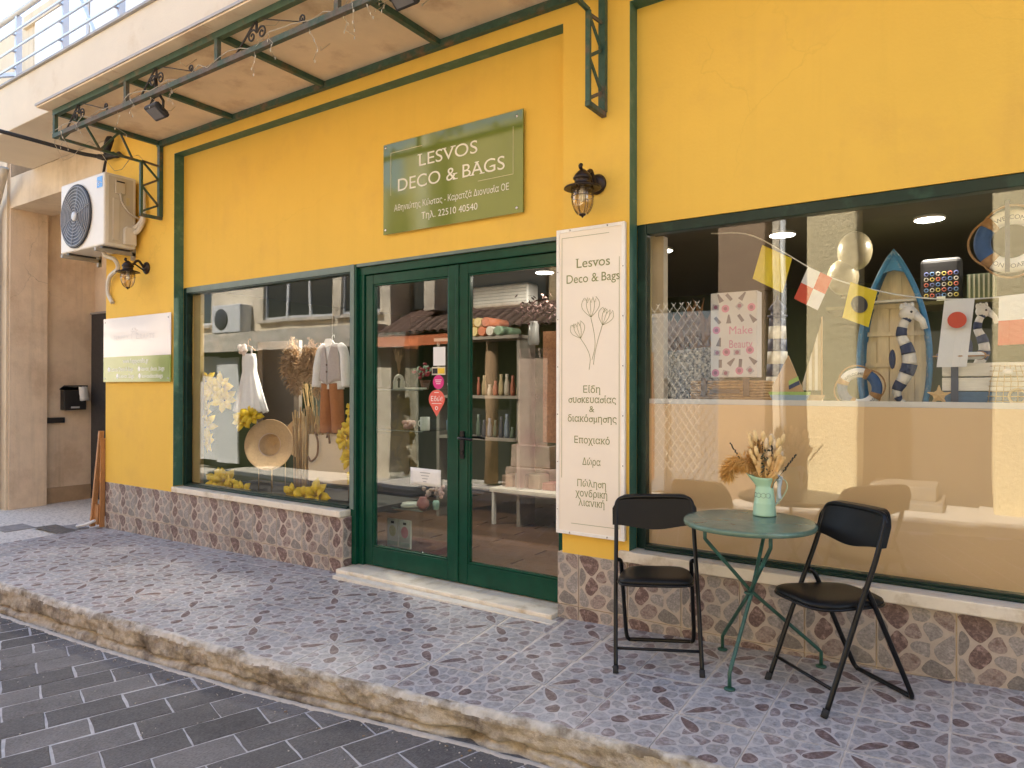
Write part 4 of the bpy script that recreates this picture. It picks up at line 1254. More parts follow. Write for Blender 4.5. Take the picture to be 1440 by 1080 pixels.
# ------------------------------------------------------------------ wall lanterns
M_BRONZE = mat('dark_bronze', (.035,.022,.015), rough=.4, metal=.5, var=.3, scale=20)
def lantern(x, z, label):
    l = thing('wall_lantern', label, 'wall lantern', (x, 0, z), group='ship lanterns on the wall')
    g = glass_mat('lantern_glass', (.97,.93,.86), .09)
    y = -.195
    mb = MB(); mb.lathe([(.062,0),(.064,.008),(.05,.022),(.03,.03),(.0,.032)], (x, -.002, z), 24, M=rotx(pi/2)); part(mb, 'wall_plate', M_BRONZE, l)
    mb = MB(); mb.tube(spline([(x,-.02,z-.01),(x,-.055,z+.03),(x,-.085,z+.062),(x,-.115,z+.052),(x,-.135,z+.025),(x,-.165,z+.02),(x,-.20,z+.035),(x,-.222,z+.055),(x,-.212,z+.068)]), [.013]*20+[.012]*10+[.010]*10+[.012]*9, 8); part(mb, 'arm', M_BRONZE, l)
    mb = MB(); mb.tube(spline([(x,-.03,z-.03),(x,-.075,z-.005),(x,-.12,z+.02),(x,-.15,z+.015)]), .008, 8); part(mb, 'arm_scroll', M_BRONZE, l)
    mb = MB(); mb.lathe([(.0,.055),(.012,.05),(.03,.036),(.045,.018),(.056,.0),(.056,-.008),(.048,-.012),(.048,-.035),(.055,-.04),(.108,-.058),(.112,-.066),(.10,-.068),(.06,-.055),(.0,-.05)], (x, y, z-.005), 28, cap=False); part(mb, 'hood', M_BRONZE, l)
    mb = MB(); mb.lathe([(.062,-.06),(.064,-.12),(.060,-.155),(.047,-.19),(.03,-.212),(.018,-.222)], (x, y, z-.005), 24, cap=False); part(mb, 'glass_globe', g, l, solid=.003)
    mb = MB()
    for k in range(8):
        t = 2*pi*k/8
        mb.tube([(x+r*cos(t), y+r*sin(t), z-.005+h) for r, h in ((.066,-.055),(.068,-.12),(.064,-.157),(.05,-.194),(.03,-.217))], .0022, 4)
    mb.torus((x,y,z-.085), .067,.0025, nR=24, nr=5); mb.torus((x,y,z-.12), .068,.0025, nR=24, nr=5)
    part(mb, 'cage', mat('thin_bronze', (.12,.085,.05), rough=.4, metal=.6), l, kind='stuff')
    mb = MB(); mb.lathe([(.022,0),(.02,-.008),(.008,-.014),(.004,-.022)], (x,y,z-.222), 12); part(mb, 'finial', M_BRONZE, l)
    mb = MB(); mb.lathe([(.014,-.05),(.014,-.075),(.022,-.10),(.024,-.125),(.014,-.145),(.0,-.15)], (x,y,z), 12); part(mb, 'bulb', mat('milky_bulb', (.75,.7,.6), rough=.3), l)
lantern(-1.955, 2.725, 'dark bronze lantern on the yellow pier above the white board')
lantern(-7.16, 2.70, 'dark bronze lantern under the air conditioner')

# ------------------------------------------------------------------ signs
def screws(parent, pts, y, r=.008):
    for (x, z) in pts:
        mb = MB(); mb.lathe([(r,0),(r*.9,.003),(r*.4,.005),(.0,.0052)], (x, y, z), 10, M=rotx(pi/2)); part(mb, 'screw', mat('steel_screw', (.6,.58,.52), rough=.25, metal=.9), parent)
def build_signs():
    cream = mat('cream_print', (.78,.75,.64), rough=.5, var=.02)
    s = thing('shop_sign', 'olive green glossy sign with cream lettering on the yellow wall over the door', 'sign', (-3.2,.08,2.655))
    mb = MB(); mb.box(-3.85,-2.55, .070,.080, 2.655,3.355); part(mb, 'board', mat('olive_acrylic', (.15,.19,.024), rough=.08, var=.04, scale=1.5, coat=.25, spec=.5), s, bevel=.0015)
    mb = MB(); mb.box(-3.80,-2.6, .081,.099, 2.72,3.3); part(mb, 'backing', mat('dark_backing', (.03,.03,.02)), s)
    y = .0685
    for args in (('LESVOS', -3.494, 3.128, .132, .56), ('DECO & BAGS', -3.694, 2.972, .136, .994), ('Αθηνιώτης Κώστας - Καρατζά Διονυσία ΟΕ', -3.735, 2.824, .066, 1.071), ('Τηλ. 22510 40540', -3.456, 2.727, .07, .523)):
        mb = MB(); put_text(mb, args[0], args[1], args[2], args[3], y, args[4], over=.085 if args[3] > .1 else .04, thick=.055 if args[3] > .1 else .04); part(mb, 'lettering', cream, s, kind='stuff')
    for (a, b, c, d) in ((-3.77,-3.45,3.277,3.281),(-3.772,-3.768,2.95,3.281),(-2.632,-2.628,2.925,3.25),(-2.93,-2.628,2.923,2.927)):
        mb = MB(); mb.box(a, b, y-.0003,y+.0003, c,d); part(mb, 'border_line', mat('gold_line', (.62,.58,.32), rough=.4), s)
    screws(s, [(-3.825,3.33),(-2.60,3.315),(-3.825,2.69),(-2.60,2.69)], .07, .011)
    # website sign at the left
    s = thing('web_sign', 'white and green glossy sign on the left pier beside the window', 'sign', (-7.3,-.02,1.515))
    mb = MB(); mb.box(-7.99,-6.665, -.030,-.022, 1.79,2.21); part(mb, 'upper_board', mat('white_acrylic', (.74,.70,.68), rough=.12, var=.03, scale=1, coat=.5), s)
    mb = MB(); mb.box(-7.99,-6.665, -.030,-.022, 1.52,1.7895); part(mb, 'lower_board', mat('leaf_green_acrylic', (.20,.28,.055), rough=.12, var=.05, scale=1, coat=.5), s)
    for (x, z) in ((-7.9,1.6),(-6.75,1.6),(-7.9,2.13),(-6.75,2.13)):
        mb = MB(); mb.lathe([(.012,0),(.012,.021)], (x, -.001, z), 10, M=rotx(pi/2)); part(mb, 'spacer', mat('steel_screw'), s)
    y = -.0308
    mb = MB(); put_text(mb, 'HAPPY    CRAFTS', -7.76, 1.965, .075, y, .80, serif=False, space=1.25); part(mb, 'lettering', mat('faint_grey_print', (.52,.50,.50), rough=.4), s, kind='stuff')
    mb = MB(); mb.lathe([(.05,0),(.056,.0004)], (-7.35,y,2.0), 20, M=rotx(pi/2), cap=False)
    for k in range(7):
        t = pi*(k+.5)/7; mb.bar((-7.35+.06*cos(t),y,2.01+.06*sin(t)),(-7.35+.085*cos(t),y,2.01+.085*sin(t)), .004,.0006)
    part(mb, 'sun_mark', mat('faint_grey_print'), s, kind='stuff')
    wp = mat('white_print2', (.82,.83,.8), rough=.4)
    for tx, x, z, sz, w in (('www.happycrafts.gr', -7.578,1.718,.07,.51), ('Lesvos Deco & Bags', -7.83,1.635,.062,.46), ('lesvos_deco_bags', -7.21,1.635,.062,.44), ('Lesvos Bags', -7.65,1.562,.062,.30), ('lesvosdecobags', -7.20,1.562,.062,.40)):
        mb = MB(); put_text(mb, tx, x, z, sz, y, w, serif=False); part(mb, 'lettering', wp, s, kind='stuff')
    for (x, z) in ((-7.87,1.655),(-7.25,1.655),(-7.69,1.582),(-7.24,1.582)):
        mb = MB(); mb.lathe([(.026,0),(.026,.0004)], (x,y,z), 16, M=rotx(pi/2)); part(mb, 'round_mark', wp, s)
    screws(s, [(-7.955,2.17),(-6.70,2.165),(-7.955,1.555),(-6.70,1.555)], -.03, .009)
    # tall board on the pier
    s = thing('tall_board', 'tall white board with green Greek lettering and flower drawing on the pier by the door', 'sign', (-1.985,-.02,.55))
    wb = mat('white_board', (.86,.78,.66), rough=.35, var=.03, scale=2)
    mb = MB(); mb.box(-2.228,-1.755, -.030,-.004, .548,2.468); part(mb, 'board', wb, s, bevel=.006)
    fr = mat('white_frame', (.86,.83,.77), rough=.3)
    mb = MB()
    mb.box(-2.228,-2.206, -.0345,-.0305, .548,2.468); mb.box(-1.777,-1.755, -.0345,-.0305, .548,2.468); mb.box(-2.206,-1.777, -.0343,-.0305, 2.446,2.468); mb.box(-2.206,-1.777, -.0343,-.0305, .548,.57)
    part(mb, 'rim', fr, s, bevel=.002)
    y = -.0312
    gp = mat('olive_print', (.22,.24,.08), rough=.6, var=.02)
    for (a, b, c, d) in ((-2.19,-1.86,2.411,2.4135),(-2.19,-2.1875,.9,2.4135),(-1.7935,-1.791,.62,2.26),(-2.12,-1.791,.618,.6205)):
        mb = MB(); mb.box(a, b, y,y+.0005, c,d); part(mb, 'border_line', gp, s)
    rows = [('Lesvos',-1.972,2.216,.084,.236),('Deco & Bags',-1.972,2.123,.078,.366),('Είδη',-1.976,1.437,.062,.118),('συσκευασίας',-1.976,1.374,.062,.328),('&',-1.976,1.318,.055,None),('διακόσμησης',-1.976,1.256,.062,.337),('Εποχιακό',-1.976,1.123,.062,.243),('Δώρα',-1.978,.99,.062,.126),('Πώληση',-1.978,.855,.062,.20),('χονδρική',-1.979,.793,.062,.22),('λιανική',-1.978,.735,.062,.18)]
    for t, x, z, sz, w in rows:
        mb = MB(); put_text(mb, t, x, z, sz, y, w, center=True, over=.035 if sz < .07 else .08, thick=.045); part(mb, 'lettering', gp, s, kind='stuff')
    mb = MB()
    def tulip(cx, cz, r, tilt):
        def P2(u, v): return (cx + u*cos(tilt) - v*sin(tilt), y-.0005, cz + u*sin(tilt) + v*cos(tilt))
        for sgn, wd in ((1,1),(-1,1),(1,.45),(-1,.45)):
            mb.tube([P2(sgn*wd*r*sin(pi*t*.78), -r+2*r*t) for t in [k/10 for k in range(11)]], .0011, 4)
        mb.tube([P2(r*.62*(-1+2*k/12), r*.7 + .25*r*sin(k*1.6)) for k in range(13)], .0011, 4)
        mb.tube([P2(0, -r), P2(0, r*.6)], .001, 4)
    tulip(-1.985,1.965,.062,.05); tulip(-1.885,1.90,.052,-.35); tulip(-2.072,1.825,.052,.35)
    mb.tube(spline([(-1.983,y,1.90),(-1.96,y,1.80),(-1.955,y,1.72),(-1.975,y,1.64)]), .0012, 4)
    mb.tube(spline([(-1.905,y,1.85),(-1.935,y,1.76),(-1.955,y,1.68),(-1.965,y,1.61)]), .0012, 4)
    mb.tube(spline([(-2.055,y,1.775),(-2.01,y,1.71),(-1.988,y,1.65),(-1.995,y,1.58)]), .0012, 4)
    part(mb, 'flower_drawing', gp, s, kind='stuff')
    screws(s, [(x, z) for x in (-2.217,-1.766) for z in (.70,1.0,1.3,1.6,1.9,2.2)], -.0345, .004)
    screws(s, [(-2.13,2.457),(-1.87,2.457),(-2.13,.559),(-1.87,.559)], -.0343, .006)
build_signs()
# ------------------------------------------------------------------ table and folding chairs on the sidewalk
M_CHAIR = mat('black_chair_steel', (.008,.008,.0085), rough=.28, var=.15, spec=.25)
M_PAD = mat('black_vinyl', (.007,.0068,.0068), spec=.22, rough=.42, var=.12, scale=30, bump=.12, bscale=180, dist=.002)
def make_chair(label, loc, ang):
    x, y = loc
    c = thing('folding_chair', label, 'chair', (x, y, walk_z(x, y)), 0, 'black folding chairs at the small table', world=False)
    sx = (fz(x+.15)-fz(x-.15))/.3
    c.rotation_euler = (roty(-math.atan(sx)) @ rotz(ang)).to_euler()
    R = .0115
    xs = .212
    def side(s):
        return [(s*xs, .235, .0), (s*xs, .125, .25), (s*(xs-.002), .03, .46), (s*(xs-.004), -.045, .62), (s*(xs-.006), -.095, .745)]
    top = [(-xs+.012, -.118, .81), (-xs+.06, -.126, .833), (0, -.130, .837), (xs-.06, -.126, .833), (xs-.012, -.118, .81)]
    mb = MB(); mb.tube(spline(side(-1) + top + side(1)[::-1], 5), R, 10); part(mb, 'frame', M_CHAIR, c)
    for s in (-1, 1):
        mb = MB(); mb.tube([(s*xs,.243,-.004),(s*xs,.228,.03)], .0145, 10); part(mb, 'foot', mat('black_rubber_foot', (.02,.02,.02), rough=.8), c)
    xr = xs - .026
    leg = [(-xr-.012,.0,.515),(-xr,-.02,.50),(-xr,-.05,.44),(-xr,-.115,.28),(-xr,-.205,.06),(-xr+.012,-.226,.016),(-xr+.05,-.232,.011),(xr-.05,-.232,.011),(xr-.012,-.226,.016),(xr,-.205,.06),(xr,-.115,.28),(xr,-.05,.44),(xr,-.02,.50),(xr+.012,.0,.515)]
    mb = MB(); mb.tube(spline(leg, 4), R, 10); part(mb, 'rear_leg', M_CHAIR, c)
    mb = MB(); mb.tube([(-xs,.19,.105),(xs,.19,.105)], .008, 8); part(mb, 'stretcher', M_CHAIR, c)
    # seat: rounded outline, padded
    def outline(g):
        pts = []
        for k in range(40):
            t = 2*pi*k/40
            ct, st = cos(t), sin(t)
            e = 2/4.2
            u = (abs(ct)**e)*(1 if ct >= 0 else -1); v = (abs(st)**e)*(1 if st >= 0 else -1)
            wd = .182 + .014*v
            pts.append((u*(wd+g), v*(.195+g)+.035))
        return pts
    mb = MB(); mb.smooth = True
    rings = []
    for g, z in ((-.02,.424),(0,.428),(.004,.438),(0,.450),(-.014,.458),(-.05,.461),(-.10,.459)):
        rings.append([mb.vert((px, py, z + .008*(py-.035)/.2)) for px, py in outline(g)])
    for A, B in zip(rings[:-1], rings[1:]):
        for k in range(40): mb.face((A[k], A[(k+1) % 40], B[(k+1) % 40], B[k]))
    mb.face(rings[0][::-1]); mb.face(rings[-1])
    part(mb, 'seat', M_PAD, c)
    mb = MB(); mb.tube([(px, py, .428+.008*(py-.035)/.2) for px, py in outline(.004)], .0065, 6, closed=True); part(mb, 'seat_edge', M_CHAIR, c)
    # back pad sleeved over the frame, wavy lower edge
    def pad(off):
        def f(u, v):
            s = -1+2*u
            zt = .847 - .070*max(0, (abs(s)-.62)/.38)**2.4
            zb = .690 - .026*(.5+.5*cos(pi*s))**1.0 + .0*s
            z = zb + (zt-zb)*v
            yb = -.072 - .062*((z-.665)/.18) - .020*(1-s*s) + off*(1 - .25*max(0,(abs(s)-.85)/.15))
            return (s*(xs+.015), yb, z)
        return f
    mb = MB(); mb.grid(pad(.018), 28, 8); mb.grid(lambda u, v: pad(-.018)(1-u, v), 28, 8)
    # close the rim
    n = 28
    for v in (0, 1):
        for i in range(n):
            a, b = i/n, (i+1)/n
            q = [pad(.018)(a, v), pad(.018)(b, v), pad(-.018)(b, v), pad(-.018)(a, v)]
            mb.poly(q if v == 0 else q[::-1])
    for u in (0, 1):
        for j in range(8):
            a, b = j/8, (j+1)/8
            mb.poly([pad(.018)(u, a), pad(.018)(u, b), pad(-.018)(u, b), pad(-.018)(u, a)])
    part(mb, 'backrest', M_PAD, c)
    return c
make_chair('black folding chair facing the street, left of the round table by the tall board', (-1.413,-.335), radians(200.8))
make_chair('black folding chair turned towards the table, right of it under the big window', (-.53,-.335), radians(135.8))

def build_table():
    tx, ty, tz = -.945, -.335, .812
    t = thing('bistro_table', 'small round green metal table with three crossed legs between the two chairs', 'table', (tx, ty, walk_z(tx, ty)))
    gm = mat('worn_green_enamel', (.12,.20,.15), rough=.27, var=.25, scale=7, col2=(.18,.25,.20), c2scale=5, c2amt=.45, metal=.15)
    lg = mat('green_leg_paint', (.025,.085,.062), rough=.42, var=.3, scale=16, col2=(.06,.22,.20), c2scale=6, c2amt=.35)
    mb = MB(); mb.lathe([(.0,.0),(.30,.0),(.312,-.001),(.316,-.006),(.316,-.022),(.312,-.024),(.306,-.02),(.30,-.008),(.0,-.006)], (tx,ty,tz), 56, cap=False); part(mb, 'table_top', gm, t)
    feet = [(-.973,-.564),(-1.153,-.085),(-.656,-.09)]
    for i, (fx, fy) in enumerate(feet):
        d = Vector((tx-fx, ty-fy, 0)); d.normalize()
        z0 = walk_z(fx, fy)
        top = Vector((tx, ty, 0)) + d*.215
        off = Vector((-d.y, d.x, 0))*.012*(i-1)
        if i == 0: top = Vector((tx+.03, ty+.17, 0))
        pts = [(fx, fy, z0+.004), (fx, fy, z0+.075), ]
        mid = Vector((tx, ty, z0+.40)) + off
        pts += [Vector((fx,fy,0))*.93 + Vector((tx,ty,0))*.07 + Vector((0,0,z0+.10))]
        pts += [mid, Vector((top.x, top.y, tz-.10)), Vector((top.x+d.x*.012, top.y+d.y*.012, tz-.085)), Vector((top.x+d.x*.012, top.y+d.y*.012, tz-.008))]
        mb = MB(); mb.tube(pts, .0095, 8); part(mb, 'leg', lg, t)
        mb = MB(); mb.lathe([(.026,.0),(.026,.006),(.012,.012)], (fx,fy,z0+.001), 14); part(mb, 'foot', lg, t)
    mb = MB(); mb.torus((tx,ty,walk_z(tx,ty)+.40), .018, .006, nR=16, nr=6); part(mb, 'leg_ring', lg, t)
    mb = MB(); mb.torus((tx,ty,tz-.018), .225, .006, nR=40, nr=6); part(mb, 'under_ring', lg, t)
    # mint jug
    jx, jy = -.915, -.155
    j = thing('mint_jug', 'mint green metal jug with punched flowers holding dried flowers on the table', 'jug', (jx, jy, tz))
    mt = mat('mint_enamel', (.42,.66,.47), rough=.32, var=.05, scale=8)
    mb = MB(); mb.smooth = True
    n = 36; rings = []
    prof = [(.0,.002),(.056,.002),(.0585,.006),(.057,.012),(.0525,.065),(.0525,.068),(.051,.071),(.0505,.075),(.046,.125),(.0425,.148),(.042,.152),(.046,.165),(.054,.185),(.058,.198),(.0575,.199),(.053,.185),(.044,.163),(.040,.15),(.043,.12),(.052,.02),(.0,.016)]
    for r, z in prof:
        ring = []
        for k in range(n):
            a = 2*pi*k/n
            sp = max(0, cos(a-pi-.35))**6 * max(0, (z-.15)/.05)
            ring.append(mb.vert((jx + (r+.034*sp)*cos(a), jy + (r+.034*sp)*sin(a), tz + z + .018*sp)))
        rings.append(ring)
    for A, B in zip(rings[:-1], rings[1:]):
        for k in range(n): mb.face((A[k], A[(k+1) % n], B[(k+1) % n], B[k]))
    part(mb, 'body', mt, j)
    ha = radians(28)
    hd = Vector((cos(ha), sin(ha), 0))
    pts = [Vector((jx,jy,tz)) + hd*d + Vector((0,0,z)) for d, z in ((.048,.185),(.075,.193),(.105,.18),(.112,.145),(.095,.105),(.068,.068),(.053,.055))]
    mb = MB()
    sp = spline(pts, 5)
    for a, b in zip(sp[:-1], sp[1:]): mb.bar(a, b + (b-a)*.15, .016, .0035, up=(-hd.y*0+hd.x, hd.y, .2))
    part(mb, 'handle', mat('pale_mint_enamel', (.55,.66,.48), rough=.35), j)
    mb = MB()
    for q in (-2.45,-1.95,-1.45,-.95):
        for k in range(12):
            a = 2*pi*k/12
            th = q + .0115*cos(a)/.047; z = .108+.0115*sin(a)
            r = .0505 - (z-.075)*.09 + .0007
            mb.ell((jx+r*cos(th), jy+r*sin(th), tz+z), .0017,.0017,.0017, 6, 4)
    part(mb, 'punched_flowers', mat('dark_hole', (.03,.05,.035), rough=.8), j, kind='stuff')
    rb = mat('pale_blue_ribbon', (.55,.63,.68), rough=.5, var=.1)
    mb = MB()
    for k in range(2):
        o = Vector((jx,jy,tz)) + hd*(.07+.008*k) + Vector((0,0,.185))
        mb.grid(lambda u, v: tuple(o + Vector((.014*(u-.5)+.004*sin(v*5+k*2), -.008*k+.012*(u-.5), -.125*v*(1-.2*k)+.004*sin(u*4)))), 3, 10)
    part(mb, 'ribbon', rb, j, solid=.0015)
    mb = MB()
    for k in range(6):
        a = k*1.05
        mb.torus(Vector((jx,jy,tz)) + hd*.066 + Vector((.01*cos(a), .008*sin(a), .192+.006*sin(2*a))), .011, .004, M=rotz(a) @ rotx(1.2), nR=10, nr=5)
    part(mb, 'ribbon_bow', rb, j, kind='stuff')
    # dried bouquet
    b = thing('dried_bouquet', 'bouquet of dried golden grasses and dark twigs in the mint jug', 'dried flowers', (jx, jy, tz+.03))
    r = random.Random(21)
    gold = mat('golden_grass', (.66,.38,.11), rough=.85, var=.25, scale=30)
    pale = mat('pale_bunny_tail', (.78,.58,.28), rough=.9, var=.2, scale=30)
    tan = mat('tan_stalk', (.62,.40,.16), rough=.85, var=.25, scale=30)
    dark = mat('dark_twig', (.035,.035,.025), rough=.8, var=.3)
    base = Vector((jx, jy, tz+.03))
    def tip(dx, dy, dz): return Vector((jx+dx, jy+dy, tz+dz))
    def blades(mb, c, n, L, W, d0, spread):
        for k in range(n):
            d = Vector(d0) + Vector((r.gauss(0,spread), r.gauss(0,spread), r.gauss(0,spread)))
            d.normalize(); d *= L*r.uniform(.6,1.1)
            p = c + Vector((r.gauss(0,.006), r.gauss(0,.006), r.gauss(0,.008)))
            s = d.cross(Vector((r.random()-.5, r.random()-.5, r.random()-.5))).normalized()*W
            m2 = p + d*.6 + Vector((0,0,-.004))
            mb.poly([p, m2 + s, p + d + Vector((0,0,-.012*r.random())), m2 - s])
    # pampas tuft curling left
    mb = MB()
    path = spline([base, tip(-.03,-.01,.17), tip(-.075,-.02,.26), tip(-.125,-.02,.285), tip(-.165,-.02,.25), tip(-.18,-.02,.21)], 7)
    for p in path[14:]: blades(mb, p, 90, .06, .0022, (-.5,0,-.8), .55)
    mb.tube(path[:20], .0022, 5)
    part(mb, 'pampas_plume', gold, b, kind='stuff')
    mb = MB()
    for q in range(3):
        t = tip(-.075+.02*q, .01*q-.01, .29+.03*q)
        for k in range(7): blades(mb, base.lerp(t, .72+.05*k), 70, .04, .002, (0,0,1), .6)
    part(mb, 'side_plume', mat('brown_plume', (.50,.28,.09), rough=.9, var=.2), b, kind='stuff')
    # bunny tails
    for k in range(34):
        dx, dy = r.uniform(-.075,.095), r.uniform(-.05,.05); dz = r.uniform(.26,.415)
        t = tip(dx, dy, dz)
        mb = MB(); mb.tube(spline([base, tip(dx*.35, dy*.35, .18), t], 4), .0013, 4)
        d = (t - tip(dx*.35, dy*.35, .18)).normalized()
        Mx = d.to_track_quat('Z','Y').to_matrix()
        mb.ell(t, .0115,.0115,.029, 8, 6, Mx)
        for q in range(4): blades(mb, t + d*(-.012+.012*q), 16, .016, .0007, d, .5)
        part(mb, 'bunny_tail', pale if k % 3 else mat('cream_tail', (.74,.60,.40), rough=.9, var=.15), b)
    for k in range(26):
        dx, dy = r.uniform(-.06,.11), r.uniform(-.05,.04); dz = r.uniform(.20,.33)
        t = tip(dx, dy, dz)
        mb = MB(); mb.tube([base, tip(dx*.45, dy*.45, .19), t], [.003,.007,.011], 6)
        for q in range(6): blades(mb, tip(dx*.45,dy*.45,.19).lerp(t, q/5), 10, .02, .001, (dx,dy,.3), .3)
        part(mb, 'wheat_stalk', tan, b)
    for (dx, dy, dz) in ((-.165,-.03,.365),(.165,-.05,.325),(-.035,.0,.40),(.045,-.02,.36),(-.015,.02,.43),(.03,.02,.34)):
        t = tip(dx, dy, dz)
        mb = MB(); mb.tube([base, tip(dx*.3,dy*.3,.17), t], .0014, 4)
        a0 = tip(dx*.3,dy*.3,.17)
        for q in range(16):
            p = a0.lerp(t, .45+.55*q/15)
            mb.ell(p + Vector((r.uniform(-.004,.004), r.uniform(-.004,.004), 0)), .0042,.0042,.0055, 6, 4)
        part(mb, 'dark_twig', dark, b)
    mb = MB()
    for k in range(14):
        p = tip(r.uniform(.0,.03), r.uniform(-.05,-.02), r.uniform(.2,.34)); blades(mb, p, 3, .03, .006, (r.uniform(-1,1),-.3,.3), .4)
    part(mb, 'dark_leaves', mat('dark_leaf', (.03,.045,.025), rough=.6), b, kind='stuff')
build_table()
# ------------------------------------------------------------------ goods in the right window
def ring_buoy(c, R, r, name, label, M, words=True, group='ring buoys in the right window', blue=(.045,.10,.22)):
    """life ring: four quarter bodies, rope-wound bands, lettering, rope"""
    t = thing(name, label, 'life ring', c, group=group)
    bl = mat('buoy_blue', blue, rough=.7, var=.2, scale=25, bump=.3, bscale=120); wh = mat('buoy_white', (.74,.72,.66), rough=.7, var=.08, scale=25)
    rp = mat('rope_brown', (.40,.22,.09), rough=.9, var=.25, scale=60, bump=.6, bscale=200)
    c = Vector(c)
    q = pi/4
    for k in range(4):
        a0 = k*pi/2 + q
        mb = MB(); mb.torus(c, R, r, M, 16, 10, a0, a0+pi/2, .75); part(mb, 'ring_section', wh if k % 2 == 0 else bl, t)
        mb = MB(); mb.torus(c, R, r*1.08, M, 5, 10, a0-.16, a0+.16, .78); part(mb, 'rope_band', rp, t)
    pts = []
    for k in range(48):
        a = 2*pi*k/48
        bulge = abs(sin(2*(a-q)))
        pts.append(c + M @ Vector(((R+r+.022*bulge*R/.12)*cos(a), (R+r+.022*bulge*R/.12)*sin(a), 0)))
    mb = MB(); mb.tube(pts, r*.17, 6, closed=True); part(mb, 'rope', rp, t)
    if words:
        ink = mat('navy_print', (.03,.045,.09), rough=.6)
        for word, top in (('WELCOME', True), ('ON BOARD', False)):
            mb = MB()
            V, F, w = text2d(word, R*.33, None, serif=True)
            sc = min(1, R*1.25/w)
            for f in F:
                ids = []
                for i in f:
                    u = (V[i][0]-w/2)*sc; v = V[i][1]*sc; dd_ = V[i][2]
                    a = (pi/2 - u/R) if top else (-pi/2 + u/R)
                    rad = (R - r*.42 + v) if top else (R + r*.42 - v)
                    h = .75*sqrt(max(0, r*r-(rad-R)**2)) + .0012 + dd_
                    ids.append(mb.vert(c + M @ Vector((rad*cos(a), rad*sin(a), h))))
                mb.face(ids)
            part(mb, 'lettering', ink, t, kind='stuff')
    return t
